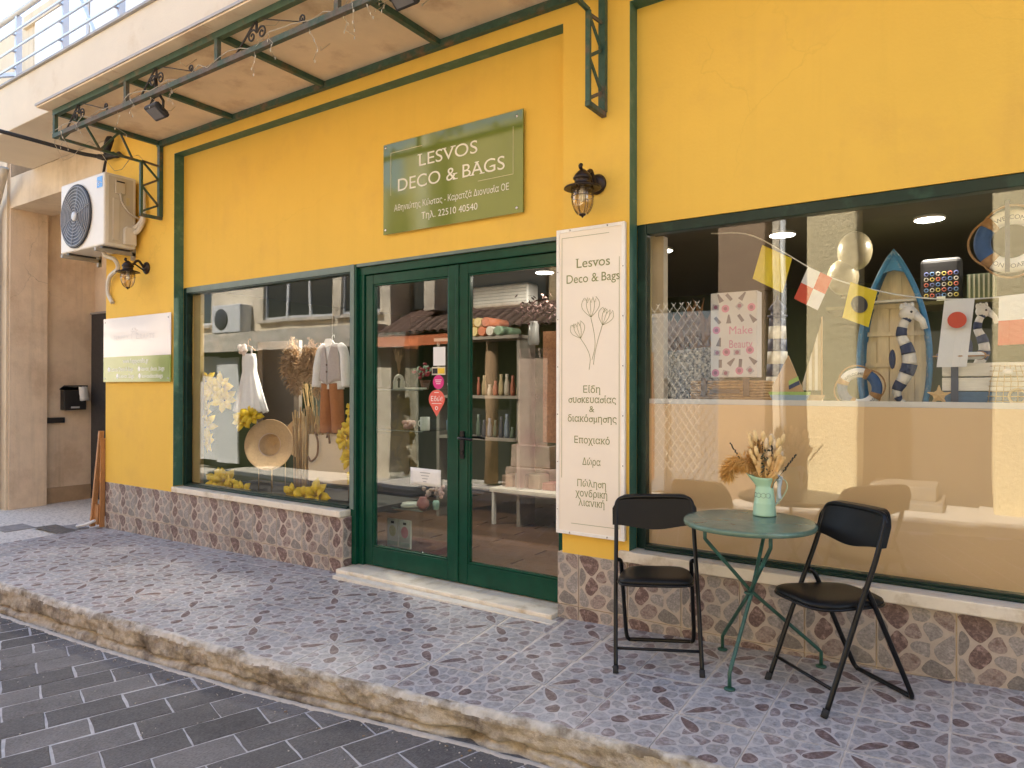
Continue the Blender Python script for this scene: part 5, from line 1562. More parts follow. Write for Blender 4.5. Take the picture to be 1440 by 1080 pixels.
def build_nautical():
    UP = RX90                         # ring in the x-z plane, its face towards the street
    big = ring_buoy((.135,.30,2.185), .118,.036, 'life_ring', 'large blue and white life ring hanging at the right edge of the window', UP @ rotz(.0))
    mb = MB(); mb.box(.108,.128, .262,.266, 2.03,2.38); part(mb, 'strap', mat('navy_ribbon', (.035,.045,.08), rough=.6), big)
    ring_buoy((-.535,.32,1.468), .085,.026, 'life_ring', 'small blue and white life ring standing in front of the toy boat', UP @ rotz(.35) @ rotx(.12), blue=(.045,.10,.22))
    ring_buoy((-.075,.42,1.637), .085,.026, 'life_ring', 'small life ring lying on the white chest', rotx(.05) @ rotz(.6), words=False)
    # boat shelf
    b = thing('boat_shelf', 'upright blue rimmed wooden boat with cream planked inside', 'boat', (-.385,.52,1.38))
    cx, H, W, z0 = -.385, .84, .172, 1.382
    def half(t): return W*(1 - max(0, (t-.25)/.75)**2.2) if t > .25 else W*(.86+.14*sin(pi/2*t/.25))
    out = [(cx-half(t), z0+H*t) for t in [k/22 for k in range(23)]] + [(cx+half(1-t), z0+H*(1-t)) for t in [k/22 for k in range(1, 23)]]
    blue = mat('worn_blue_paint', (.04,.21,.42), rough=.6, var=.25, scale=16, col2=(.42,.45,.45), c2scale=22, c2amt=.18)
    crm = mat('cream_plank', (.86,.71,.47), rough=.7, var=.12, scale=10, stretch=(8,8,1))
    mb = MB(); mb.tube([(x, .475, z) for x, z in out], .0135, 8); part(mb, 'rim', blue, b)
    mb = MB()
    for i in range(22):
        t0, t1 = i/22, (i+1)/22
        for s in (-1, 1):
            mb.poly([(cx+s*half(t0), .48, z0+H*t0),(cx+s*half(t1), .48, z0+H*t1),(cx+s*half(t1)*.86, .60, z0+H*t1),(cx+s*half(t0)*.86, .60, z0+H*t0)])
    part(mb, 'hull_side', blue, b, solid=.006)
    for k in range(5):
        x0, x1 = cx-W*.9+k*W*.36, cx-W*.9+(k+1)*W*.36
        xm = max(abs(x0-cx), abs(x1-cx)); 
        tt = max(t for t in [j/60 for j in range(60)] if half(t)*.9 >= min(xm, W*.86))
        mb = MB(); mb.box(x0+.002, x1-.002, .585,.597, z0, z0+H*min(tt,.97)); part(mb, 'plank', crm, b)
    mb = MB(); mb.prism([(cx+(x-cx)*.88, z if z < z0+H-.03 else z-.02) for x, z in out][::-1], .006, RX90, (0,.606,0)); part(mb, 'back_panel', crm, b)
    for z in (1.60, 1.775, 1.93):
        w = half((z-z0)/H)
        mb = MB(); mb.box(cx-w+.008, cx+w-.008, .572,.584, z-.012,z+.012); part(mb, 'rib', crm, b)
    mb = MB(); w = half((1.955-z0)/H); mb.box(cx-w+.01, cx+w-.01, .49,.571, 1.945,1.957); part(mb, 'shelf', mat('white_plank', (.7,.66,.56), rough=.6), b)
    mb = MB(); mb.prism([(-.065,-.10),(0,-.082),(.065,-.10),(0,.03)], .02, RX90, (cx, .492, z0+H-.022)); part(mb, 'bow_cap', blue, b)
    # seahorses
    def seahorse(x, y, z, h, label):
        t = thing('seahorse_figure', label, 'figurine', (x, y, z), group='striped seahorse figures')
        wh = mat('chalk_white', (.74,.70,.62), rough=.85, var=.1, bump=.5, bscale=60); nv = mat('chalk_navy', (.05,.065,.12), rough=.85, var=.2, bump=.5, bscale=60)
        path = spline([(x+.0,y,z+.02*h),(x-.05*h,y,z+.05*h),(x-.07*h,y,z+.14*h),(x-.01*h,y,z+.26*h),(x+.04*h,y,z+.40*h),(x+.02*h,y,z+.55*h),(x-.03*h,y,z+.68*h),(x-.01*h,y,z+.80*h),(x+.05*h,y,z+.90*h)], 6)
        rad = [.03,.045,.065,.085,.105,.11,.10,.085,.075,.07,.075]
        rad = [k*h*.62 for k in rad]
        n = len(path); seg = 12
        for k in range(seg):
            a, e = int(k*(n-1)/seg), int((k+1)*(n-1)/seg)
            P_ = path[a:e+1]
            if len(P_) < 2: continue
            rr = [interp(i/(n-1)*10, list(range(11)), rad)*(1.04 if k % 2 else .96) for i in range(a, e+1)]
            mb = MB(); mb.tube(P_, rr, 10); part(mb, 'body_band', wh if k % 2 == 0 else nv, t)
        mb = MB(); mb.ell((x+.03*h,y,z+.9*h), .085*h,.06*h,.075*h, 12, 8); part(mb, 'head', wh, t)
        mb = MB(); mb.tube([(x+.08*h,y,z+.89*h),(x+.15*h,y-.01,z+.82*h),(x+.17*h,y-.01,z+.74*h)], [.045*h,.03*h,.03*h], 8); part(mb, 'snout', wh, t)
        mb = MB()
        for k in range(4): mb.ell((x-.03*h+.03*h*k,y,z+.965*h+.01*h*(k % 2)), .022*h,.02*h,.04*h, 8, 5)
        part(mb, 'crest', wh, t, kind='stuff')
        mb = MB(); mb.ell((x-.11*h,y,z+.45*h), .03*h,.012*h,.1*h, 8, 6); part(mb, 'fin', nv, t)
        mb = MB(); mb.ell((x+.06*h,y-.055*h,z+.91*h), .012*h,.008*h,.012*h, 6, 5); part(mb, 'eye', M_DARK, t)
    seahorse(-.325,.40,1.382,.54, 'tall white and navy striped seahorse standing in front of the boat')
    seahorse(.01,.60,1.50,.42, 'smaller striped seahorse behind the white chest')
    # chest
    c = thing('seaside_chest', 'white and blue planked wooden chest with netting at the right edge of the window', 'chest', (.1,.5,1.38))
    wp = mat('white_chest_plank', (.72,.68,.58), rough=.65, var=.12, scale=14, stretch=(1,6,6)); bp = mat('blue_chest_plank', (.05,.13,.22), rough=.65, var=.25, scale=14, stretch=(1,6,6))
    for k, (a, e, m) in enumerate(((1.382,1.452,bp),(1.456,1.523,wp),(1.530,1.598,wp))):
        mb = MB(); mb.box(-.155,.45, .36,.66, a,e); part(mb, 'plank', m, c, bevel=.003)
    for x in (-.10,.36):
        mb = MB(); mb.box(x-.016, x+.016, .352,.359, 1.382,1.6); part(mb, 'strap', mat('navy_strap', (.035,.05,.09), rough=.6), c)
    nt = MB()
    for k in range(7):
        nt.tube([(.07+.02*k,.345-.004*(k%2),1.585),(.05+.028*k,.335,1.50),(.04+.03*k,.34,1.39)], .002, 4)
    for k in range(8): nt.tube([(.05-.002*k,.338,1.58-.025*k),(.2+.02*k,.338,1.578-.025*k)], .002, 4)
    part(nt, 'netting', mat('rope_tan', (.50,.36,.18), rough=.9), c, kind='stuff')
    mb = MB(); mb.torus((.16,.335,1.43), .035,.006, RX90, 20, 6); part(mb, 'rope_ring', mat('rope_tan'), c)
    mb = MB(); mb.ell((.12,.325,1.55), .022,.01,.016, 10, 6); part(mb, 'shell', mat('shell_white', (.75,.70,.62), rough=.6), c)
    # starfish
    pts = []
    for k in range(10):
        a = pi/2 + pi*k/5; r = .062 if k % 2 == 0 else .021
        pts.append((r*cos(a), r*sin(a)))
    mb = MB(); o = Vector((-.165,.27,1.432)); M = RX90 @ rotx(-.2)
    ctr_f = mb.vert(o + M @ Vector((0,0,.018))); ctr_b = mb.vert(o + M @ Vector((0,0,-.004)))
    ids = [mb.vert(o + M @ Vector((p[0], p[1], .003))) for p in chaikin(pts, 1, .2)]
    for i in range(len(ids)): mb.face((ids[i], ids[(i+1) % len(ids)], ctr_f)); mb.face((ids[(i+1) % len(ids)], ids[i], ctr_b))
    solo(mb, 'starfish', mat('starfish_tan', (.62,.40,.16), rough=.85, var=.15, bump=.6, bscale=90), 'tan dried starfish leaning in front of the white chest', 'starfish')
    # bunting of signal flags
    bt = thing('signal_bunting', 'string of signal flags hanging across the right window', 'bunting', (-.45,.3,1.55))
    line = spline([(-1.35,.33,2.41),(-1.089,.30,2.357),(-.722,.30,2.104),(-.425,.30,1.982),(-.198,.30,1.929),(.0,.30,1.915),(.184,.30,1.923),(.6,.30,1.95)], 6)
    mb = MB(); mb.tube(line, .004, 6); part(mb, 'cord', mat('white_cord', (.7,.68,.6), rough=.7), bt)
    ye = mat('flag_yellow', (.66,.50,.02), rough=.8, var=.05); re = mat('flag_red', (.62,.09,.045), rough=.8, var=.05); wh = mat('flag_white', (.72,.70,.66), rough=.8, var=.05); bk = mat('flag_black', (.03,.03,.035), rough=.8)
    def flag(p, q, L, skew, cells, dot=None):
        """cloth from cord points p..q (x, z), hanging L; cells = grid of materials"""
        p = Vector((p[0], 0, p[1])); q = Vector((q[0], 0, q[1]))
        dn = Vector((skew, 0, -1)).normalized()*L
        rows, cols = len(cells), len(cells[0])
        root = None
        def pt(u, v, off=0):
            w = p.lerp(q, u) + dn*v
            return (w.x, .296 + .012*sin(u*5+p.x*9)*v - off, w.z)
        mats = []
        mb = MB()
        for r_ in range(rows):
            for c_ in range(cols):
                m = cells[r_][c_]
                if m not in mats: mats.append(m)
                mb.mi = mats.index(m)
                for i in range(4):
                    for j in range(4):
                        u0, u1 = (c_+i/4)/cols, (c_+(i+1)/4)/cols; v0, v1 = (r_+j/4)/rows, (r_+(j+1)/4)/rows
                        mb.poly([pt(u0,v0),pt(u1,v0),pt(u1,v1),pt(u0,v1)])
        f = part(mb, 'flag', mats, bt, solid=.001)
        if dot:
            d = MB(); n = 24
            ids = [d.vert(pt(.5+.31*cos(2*pi*k/n), .5+.31*(q-p).length/L*sin(2*pi*k/n), .006)) for k in range(n)]
            d.face(ids); part(d, 'disc', dot, f)
    flag((-1.04,2.30),(-.875,2.205), .20, -.28, [[ye]])
    flag((-.79,2.15),(-.665,2.075), .19, -.42, [[wh,re],[re,wh]])
    flag((-.575,2.045),(-.445,1.985), .195, -.22, [[ye]], bk)
    flag((-.142,1.915),(-.014,1.915), .34, -.10, [[wh],[wh],[wh]], None)
    d = MB(); n = 28
    ids = [d.vert((-.088+.041*cos(2*pi*k/n), .279, 1.812+.041*sin(2*pi*k/n))) for k in range(n)]; d.face(ids)
    part(d, 'red_disc', re, bt)
    flag((.085,1.92),(.26,1.925), .24, -.02, [[wh],[re]])
    # basket with a gift bag
    bk_ = thing('wicker_hamper', 'wicker hamper with leather straps at the left of the right window', 'basket', (-1.285,.55,1.38))
    wk = mat('wicker', (.40,.25,.11), rough=.8, var=.35, scale=50)
    for k in range(8):
        z = 1.39+.0165*k
        mb = MB(); pts = []
        x0, x1, y0, y1 = -1.505,-1.068,.42,.68
        per = [(x0,y0),(x1,y0),(x1,y1),(x0,y1)]
        for i in range(4):
            a, e = per[i], per[(i+1) % 4]
            nn = 26 if i % 2 == 0 else 14
            for j in range(nn):
                tt = j/nn; wv = .004*(1 if (j+k) % 2 else -1)
                nx_, ny_ = (0,1) if i % 2 == 0 else (1,0)
                pts.append((a[0]+(e[0]-a[0])*tt+nx_*wv, a[1]+(e[1]-a[1])*tt+ny_*wv, z))
        mb.tube(pts, .0085, 5, closed=True); part(mb, 'weave_row', wk, bk_)
    mb = MB(); mb.box(-1.50,-1.073, .425,.675, 1.383,1.515); part(mb, 'lining', mat('dark_lining', (.12,.075,.035), rough=.9), bk_)
    lt = mat('brown_leather', (.12,.075,.045), rough=.5)
    for x in (-1.42,-1.16):
        mb = MB(); mb.box(x-.018, x+.018, .402,.407, 1.42,1.53); part(mb, 'strap', lt, bk_)
    mb = MB(); mb.box(-1.38,-1.20, .402,.408, 1.435,1.46); part(mb, 'handle', lt, bk_)
    g = thing('gift_bag', 'white paper bag printed with pink and black beauty motifs standing on the hamper', 'paper bag', (-1.25,.5,1.53))
    mb = MB(); mb.box(-1.392,-1.108, .45,.56, 1.533,2.06); part(mb, 'bag', mat('white_bag', (.58,.57,.57), rough=.45, var=.04), g, bevel=.004)
    pk = mat('print_pink', (.52,.17,.30), rough=.5); bkp = mat('print_black', (.13,.115,.14), rough=.5); gp = mat('print_grey', (.33,.32,.36), rough=.5)
    r = random.Random(9)
    for i in range(4):
        for j in range(8):
            x, z = -1.36+.072*i+r.uniform(-.012,.012)+.02*(j % 2), 1.565+.066*j+r.uniform(-.012,.012)
            if j in (3, 4) and i > 0 or x > -1.125: continue
            mb = MB(); kk = (i*2+j) % 4; an = r.uniform(-.9,.9)
            if kk == 0:
                mb.lathe([(.024,0),(.024,.0006)], (x,.4495,z), 16, M=rotx(pi/2)); m = pk
            elif kk == 1:
                mb.obox((x,.449,z), (.020,.001,.05), roty(an)); m = bkp
            elif kk == 2:
                mb.obox((x,.449,z), (.042,.001,.034), roty(an)); m = gp
            else:
                mb.prism([(-.016,-.025),(.016,-.025),(.004,.03),(-.004,.03)], .0008, RX90 @ rotz(an), (x,.4492,z)); m = bkp
            mo = part(mb, 'printed_motif', m, g)
            if kk in (0, 2):
                mb = MB(); mb.lathe([(.012,0),(.012,.0006)], (x,.4486,z), 12, M=rotx(pi/2)); part(mb, 'motif_centre', mat('print_plum', (.22,.06,.14), rough=.5), mo)
    for k, w in enumerate(('Make', 'Beauty')):
        mb = MB(); put_text(mb, w, -1.275, 1.80-.085*k, .07, .4485, .14, serif=False); part(mb, 'lettering', pk, g, kind='stuff')
    # lighthouse
    l = thing('toy_lighthouse', 'blue and white striped toy lighthouse beside the paper bag', 'lighthouse', (-1.06,.75,1.38))
    nv = mat('toy_navy', (.05,.07,.14), rough=.6); w_ = mat('toy_white', (.7,.66,.58), rough=.6)
    zs = [1.382,1.46,1.54,1.62,1.70,1.78,1.86,1.92]
    for k in range(7):
        r0, r1 = .075-.004*k, .075-.004*(k+1)
        mb = MB(); mb.lathe([(r0,zs[k]),(r1,zs[k+1])], (-1.06,.75,0), 24); part(mb, 'band', nv if k % 2 == 0 else w_, l)
    mb = MB(); mb.lathe([(.06,1.92),(.06,1.93),(.04,1.93),(.04,1.965),(.055,1.968),(.035,2.0),(.008,2.03),(.003,2.06)], (-1.06,.75,0), 20); part(mb, 'lantern_roof', nv, l)
    # sailing boats
    s = thing('toy_sailboat', 'small wooden sailboat with green and blue hull', 'toy boat', (-.925,.46,1.38), group='toy sailing boats')
    wd = mat('bare_pine', (.55,.36,.19), rough=.7, var=.15)
    mb = MB(); mb.prism([(-.085,0),(.085,0),(.11,.045),(-.11,.045)], .03, RX90, (-.925,.475,1.383)); part(mb, 'hull', mat('pale_blue_hull', (.35,.47,.55), rough=.6), s)
    mb = MB(); mb.prism([(-.112,0),(.112,0),(.115,.018),(-.115,.018)], .032, RX90, (-.925,.476,1.4285)); part(mb, 'rail', mat('lime_stripe', (.40,.58,.16), rough=.6), s)
    mb = MB(); mb.prism([(-.105,0),(.085,0),(.0,.215)], .012, RX90, (-.93,.466,1.447)); part(mb, 'sail', wd, s)
    mb = MB(); mb.prism([(0,0),(.055,.03),(.05,.052),(-.003,.025)], .003, RX90, (-.925,.453,1.485)); part(mb, 'lime_patch', mat('lime_stripe'), s)
    mb = MB(); mb.prism([(0,0),(.06,.03),(.055,.052),(-.003,.022)], .003, RX90, (-.925,.453,1.46)); part(mb, 'navy_patch', nv, s)
    s = thing('toy_sailboat', 'tall sailboat with striped sail behind the small one', 'toy boat', (-.80,.56,1.38), group='toy sailing boats')
    for k in range(7):
        x0 = -.885+.0165*k; hh = (k+.6)/7
        mb = MB(); mb.prism([(0,0),(.0165,0),(.0165,.40*hh+.02),(0,.40*max(0,hh-.14)+.01)], .008, RX90, (x0,.56,1.455)); part(mb, 'sail_stripe', w_ if k % 2 else mat('tan_stripe', (.42,.33,.2), rough=.8), s)
    mb = MB(); mb.prism([(-.075,0),(.055,0),(.07,.045),(-.09,.045)], .03, RX90, (-.82,.572,1.383)); part(mb, 'hull', wd, s)
    mb = MB(); mb.tube([(-.765,.56,1.42),(-.765,.56,1.89)], .005, 6); part(mb, 'mast', wd, s)
    # pale sacks with stripes behind
    # dried leaves and speckled cloth at the left end
    d = thing('dried_leaf_bunch', 'bunch of brown dried leaves behind the left edge of the right window', 'dried leaves', (-1.62,.72,1.7))
    r = random.Random(4)
    mb = MB()
    for k in range(130):
        a = r.uniform(-1.1,1.1); L = r.uniform(.08,.30); p = Vector((-1.62+r.uniform(-.16,.16), .72+r.uniform(-.07,.07), 1.68+r.uniform(0,.14)))
        dd = Vector((sin(a)*.6, r.uniform(-.3,.3), cos(a))).normalized()*L; ss = Vector((cos(a), r.uniform(-.6,.6), -.3)).normalized()*.018
        mb.poly([p, p+dd*.5+ss, p+dd, p+dd*.5-ss])
    part(mb, 'leaves', mat('brown_leaf', (.22,.12,.05), rough=.9, var=.4, scale=14), d, kind='stuff')
    mb = MB(); mb.grid(lambda u, v: (-1.80+.42*u, .66-.1*sin(pi*u)+.02*sin(u*14), 1.38+.32*v+.04*u*v), 20, 8)
    solo(mb, 'speckled_cloth', mat('speckled_fabric', (.45,.42,.38), rough=.9, var=.7, scale=70, col2=(.04,.04,.045), c2scale=55, c2amt=.6), 'black and white speckled cloth bundle below the dried leaves', 'cloth', solid=.01)
    # far shelf with dark bag and striped box
    mb = MB(); mb.box(-.9,2.2, 1.5,1.95, 2.02,2.045); solo(mb, 'back_shelf', mat('olive_shelf', (.12,.115,.04), rough=.6), 'olive shelf deep in the right window behind the boat', 'shelf')
    h = thing('patterned_bag', 'black bag with colourful round pattern on the back shelf', 'bag', (-.2,1.65,2.046))
    mb = MB(); mb.box(-.325,-.085, 1.58,1.74, 2.047,2.34); part(mb, 'bag', mat('black_cloth', (.02,.018,.02), rough=.7), h, bevel=.03, seg=3)
    cols = [(.5,.4,.1),(.1,.2,.4),(.5,.12,.08),(.45,.42,.36),(.1,.12,.3)]
    for i in range(6):
        for j in range(5):
            mb = MB(); mb.torus((-.29+.034*i,1.578,2.09+.036*j), .011,.0035, RX90, 10, 5); part(mb, 'round_print', mat('bag_print_%d' % ((i*2+j) % 5), cols[(i*2+j) % 5], rough=.6), h)
    mb = MB(); mb.box(-.23,-.18, 1.572,1.575, 2.03,2.08); part(mb, 'price_tag', mat('white_paper', (.75,.74,.70)), h)
    s = thing('striped_box', 'green and white striped box beside the patterned bag', 'box', (.02,1.65,2.046))
    mb = MB(); mb.box(-.06,.10, 1.58,1.72, 2.047,2.215); part(mb, 'box', mat('sage_box', (.16,.20,.14), rough=.6), s)
    for k in range(6):
        mb = MB(); mb.box(-.052+.026*k,-.042+.026*k, 1.577,1.5795, 2.05,2.212); part(mb, 'stripe', mat('cream_stripe', (.45,.43,.33), rough=.6), s)
    bl = mat('pearl_balloon', (.20,.165,.10), rough=.3, var=.03, coat=.25)
    for (x, z, rr, lab) in ((-.715,2.425,.125,'upper pearl balloon behind the boat'),(-.79,2.25,.115,'lower pearl balloon hanging behind the signal flags')):
        mb = MB(); mb.ell((x,1.5,z), rr*.9,rr*.9,rr*1.1, 20, 14); mb.lathe([(.012,0),(.004,.02)], (x,1.5,z-rr*1.1-.018), 8); solo(mb, 'balloon', bl, lab, 'balloon', 'pearl balloons')
build_nautical()

# ------------------------------------------------------------------ goods in the left window
def blades_mesh(n, f, seed):
    r = random.Random(seed); mb = MB()
    for k in range(n): f(mb, r)
    return mb
def yellow_flower(mb, c, s, r, d=(0,-1,.2)):
    """big artificial bloom: pointed curved petals round a centre"""
    c = Vector(c); q = Vector(d).to_track_quat('Z','Y').to_matrix()
    for ring, (n, L, el) in enumerate(((7,1,.3),(6,.72,.75))):
        for k in range(n):
            a = 2*pi*k/n + .5*ring + r.uniform(-.15,.15); Ls = s*L*r.uniform(.85,1.1); w = Ls*.27
            rad = Vector((cos(a), sin(a), 0)); tan_ = Vector((-sin(a), cos(a), 0))
            pts = []
            for t, ww in ((.1,.25),(.4,.95),(.72,.85),(1,.0)):
                h = Ls*(sin(t*1.6)*el - .18*t*t)
                for sg in ((-1,1) if ww else (0,)):
                    pts.append(mb.vert(c + q @ (rad*Ls*t*cos(el*.6) + tan_*w*ww*sg + Vector((0,0,h + .05*Ls*abs(sg)*ww)))))
            mb.smooth = True
            mb.face((pts[0],pts[1],pts[3],pts[2])); mb.face((pts[2],pts[3],pts[5],pts[4])); mb.face((pts[4],pts[5],pts[6]))
            mb.smooth = False
def build_left_window():
    ym = mat('yellow_petal', (.72,.50,.015), rough=.6, var=.15, scale=20)
    lf = mat('dark_stem', (.06,.08,.03), rough=.7)
    def cluster(label, pts, s, seed):
        r = random.Random(seed)
        t = thing('yellow_flowers', label, 'artificial flowers', pts[0], group='yellow artificial flowers in the left window')
        for p in pts:
            mb = MB(); yellow_flower(mb, p, s*r.uniform(.85,1.15), r, (r.uniform(-.5,.8),-1,r.uniform(-.2,.6))); part(mb, 'bloom', ym, t, solid=.002)
        mb = MB(); mb.tube(spline([Vector(p)+Vector((.01,.04,0)) for p in sorted(pts, key=lambda q: q[2])], 4), .006, 6); part(mb, 'stem', lf, t)
    cluster('yellow flowers climbing the left side of the left window', [(-6.52,.27,1.52),(-6.55,.28,1.36),(-6.42,.28,1.44),(-6.50,.27,1.20),(-6.53,.27,1.05),(-6.28,.30,1.47),(-6.25,.30,1.33),(-6.45,.28,.92)], .14, 1)
    cluster('yellow flowers lying on the sill board under the round hat', [(-6.17,.26,.53),(-6.02,.24,.50),(-6.28,.26,.52),(-5.85,.24,.47)], .14, 2)
    cluster('yellow flowers lying at the foot of the reed bundle', [(-5.10,.24,.50),(-4.95,.23,.47),(-4.82,.25,.51)], .14, 3)
    cluster('yellow flowers along the right side of the left window', [(-4.40,.30,1.28),(-4.42,.30,1.12),(-4.36,.30,1.02),(-4.50,.30,1.03),(-4.42,.30,.86),(-4.36,.28,.74)], .13, 4)
    cluster('yellow bloom hanging below the white dress', [(-5.98,.34,1.14),(-5.90,.36,1.18)], .13, 5)
    # white dress on a hanger
    d = thing('white_dress', 'small white sleeveless dress hanging in the left window', 'dress', (-6.06,.42,1.22))
    wm = mat('white_cotton', (.80,.79,.77), rough=.9, var=.06, scale=20, bump=.3, bscale=60)
    mb = MB()
    def dress(u, v):
        a = 2*pi*u
        w = interp(v, [0,.15,.3,1], [.09,.105,.095,.235]); dp = interp(v, [0,.3,1], [.04,.05,.10])
        pl = 1 + .07*v*sin(a*11) 
        return (-6.06 + w*cos(a)*pl + .03*v, .44 + dp*sin(a)*pl, 1.80 - .58*v + .012*sin(a*11)*max(0, v-.9)*10)
    mb.grid(dress, 66, 16); part(mb, 'skirt', wm, d, solid=.002)
    for s in (-1, 1):
        mb = MB(); mb.bar((-6.06+s*.07,.42,1.79),(-6.06+s*.055,.43,1.87), .022,.004); part(mb, 'strap', wm, d)
    mb = MB(); mb.tube(spline([(-6.17,.43,1.83),(-6.06,.43,1.88),(-5.95,.43,1.83)]), .006, 6); mb.tube(spline([(-6.06,.43,1.88),(-6.06,.43,1.93),(-6.04,.43,1.95),(-6.02,.43,1.93)]), .003, 6); part(mb, 'hanger', mat('wood_hanger', (.45,.27,.12), rough=.5), d)
    mb = MB(); r = random.Random(3)
    for k in range(12): mb.ell((-6.10+r.uniform(-.05,.06),.39+r.uniform(-.02,.02),1.83+r.uniform(-.03,.05)), .025,.018,.025, 8, 6)
    part(mb, 'fabric_rose', mat('blush_fabric', (.68,.56,.50), rough=.9), d, kind='stuff')
    mb = MB(); mb.grid(lambda u, v: (-5.97+.07*u+.05*v, .40+.01*sin(v*6), 1.24-.13*v), 3, 6); part(mb, 'ribbon', mat('lilac_ribbon', (.62,.58,.60), rough=.6), d, solid=.001)
    mb = MB()
    # boy's outfit
    o = thing('boys_outfit', 'boys outfit of white shirt, grey vest and rust trousers hanging in the left window', 'clothes', (-4.80,.40,1.08))
    r = random.Random(2)
    def torso(x0, wtop, wbot, zt, zb, dep, yy, wob_):
        def f(u, v):
            a = 2*pi*u; w = wtop + (wbot-wtop)*v
            z = zt - (zt-zb)*v - (.035*(abs(cos(a))**1.5) if v < .06 else 0)
            return (x0 + w*cos(a)*(1+wob_*v*sin(a*5)), yy + dep*sin(a)*(1+wob_*sin(a*7)), z)
        return f
    mb = MB(); mb.grid(torso(-4.80,.105,.145,1.865,1.45,.045,.40,.04), 40, 10); part(mb, 'shirt', wm, o, solid=.003)
    for s in (-1, 1):
        mb = MB(); mb.tube(spline([(-4.80+s*.10,.40,1.845),(-4.80+s*.155,.40,1.77),(-4.80+s*.18,.39,1.62),(-4.80+s*.195,.385,1.47)]), [.03,.042,.042,.045,.04,.042], 12); part(mb, 'sleeve', wm, o)
    mb = MB(); mb.prism([(-.05,0),(0,-.055),(.05,0),(.03,.035),(-.03,.035)], .01, RX90, (-4.80,.36,1.865)); part(mb, 'collar', wm, o)
    vm = mat('grey_lilac_linen', (.50,.44,.42), rough=.9, var=.1, scale=60, bump=.3, bscale=200)
    mb = MB()
    for s in (-1, 1):
        def vest(u, v, s=s):
            x = s*(.004+ (.105 + .03*v)*u); zt = 1.855-.16*max(0, 1-u*2.2)*(1 if v < .5 else 0)
            zt = 1.85 - .15*max(0, 1-u*2.4)
            zb = 1.525 - .035*max(0, 1-u*1.5)
            return (-4.80+x, .342+.035*u*u, zt+(zb-zt)*v)
        mb.grid(vest, 8, 10)
    part(mb, 'vest', vm, o, solid=.004)
    mb = MB(); mb.grid(lambda u, v: (-4.69+.035*u, .37+.05*u, 1.82-.28*v), 4, 6); part(mb, 'vest_lining', mat('sage_lining', (.22,.28,.22), rough=.8), o, solid=.002)
    for z in (1.665,1.605):
        mb = MB(); mb.lathe([(.009,0),(.009,.003)], (-4.802,.338,z), 10, M=rotx(pi/2)); part(mb, 'button', mat('brown_button', (.12,.06,.03), rough=.4), o)
    tm = mat('rust_twill', (.38,.155,.055), rough=.9, var=.12, scale=40, bump=.2, bscale=150)
    for s in (-1, 1):
        mb = MB(); mb.tube(spline([(-4.80+s*.05,.40,1.50),(-4.80+s*.06,.40,1.38),(-4.80+s*.075,.40,1.2),(-4.80+s*.08,.40,1.06)]), [.062,.064,.06,.058,.055], 14); part(mb, 'trouser_leg', tm, o)
    mb = MB(); mb.tube([(-4.86,.40,1.83),(-4.80,.40,1.885),(-4.74,.40,1.83)], .007, 6); mb.tube(spline([(-4.80,.40,1.885),(-4.80,.40,1.92),(-4.775,.40,1.935),(-4.77,.40,1.91)]), .003, 6); part(mb, 'hanger', mat('white_plastic', (.7,.7,.68), rough=.4), o)
    mb = MB(); mb.tube([(-4.80,.40,1.93),(-4.80,.40,2.40)], .0015, 4); part(mb, 'thread', mat('white_cord'), o)
    # pampas and reeds
    p = thing('pampas_bunch', 'large bunch of brown pampas grass in the left window', 'pampas grass', (-5.2,.62,1.2))
    r = random.Random(8)
    for q in range(11):
        mb = MB()
        x, z = -5.62+.055*q+r.uniform(-.02,.02), 1.54+r.uniform(-.06,.22)
        ln = r.uniform(.28,.42); lean = r.uniform(-.25,.25)
        for k in range(600):
            t = r.random(); c = Vector((x+lean*t*ln, .56+r.gauss(0,.02), z - ln*.55 + ln*t))
            rad = .095*sin(pi*min(1, t*.9+.1))
            a = r.uniform(0, 2*pi); dd = Vector((cos(a)*rad, sin(a)*rad*.7, r.uniform(-.07,.03)))
            s = Vector((r.gauss(0,1), r.gauss(0,1), r.gauss(0,1))).normalized()*.006
            mb.poly([c, c+dd*.6+s, c+dd, c+dd*.6-s])
        part(mb, 'plume', mat('pampas_brown_%d' % (q % 3), ((.46,.32,.19),(.38,.25,.14),(.54,.39,.24))[q % 3], rough=.95, var=.25, scale=8), p, kind='stuff')
    mb = MB()
    for k in range(26): mb.tube([(-5.2+r.uniform(-.06,.06),.62+r.uniform(-.04,.04),.5),(-5.2+r.uniform(-.3,.3),.62,1.5)], .0025, 4)
    part(mb, 'stems', mat('straw', (.42,.29,.13), rough=.9), p, kind='stuff')
    p = thing('reed_bundle', 'standing bundle of straw reeds tied in the left window', 'reeds', (-5.18,.45,.446))
    for k in range(75):
        a = r.uniform(0, 2*pi); rr = sqrt(r.random()); x, y = -5.18+.2*rr*cos(a), .47+.09*rr*sin(a)
        mb = MB(); mb.tube([(x,y,.448),(x+r.uniform(-.01,.01),y,.85),(x+r.uniform(-.03,.03)+.12*(x+5.18),y,1.20+r.uniform(-.12,.1))], r.uniform(.004,.008), 5); part(mb, 'reed', mat('reed_%d' % (k % 3), ((.45,.30,.13),(.36,.22,.09),(.52,.37,.18))[k % 3], rough=.8, var=.2), p)
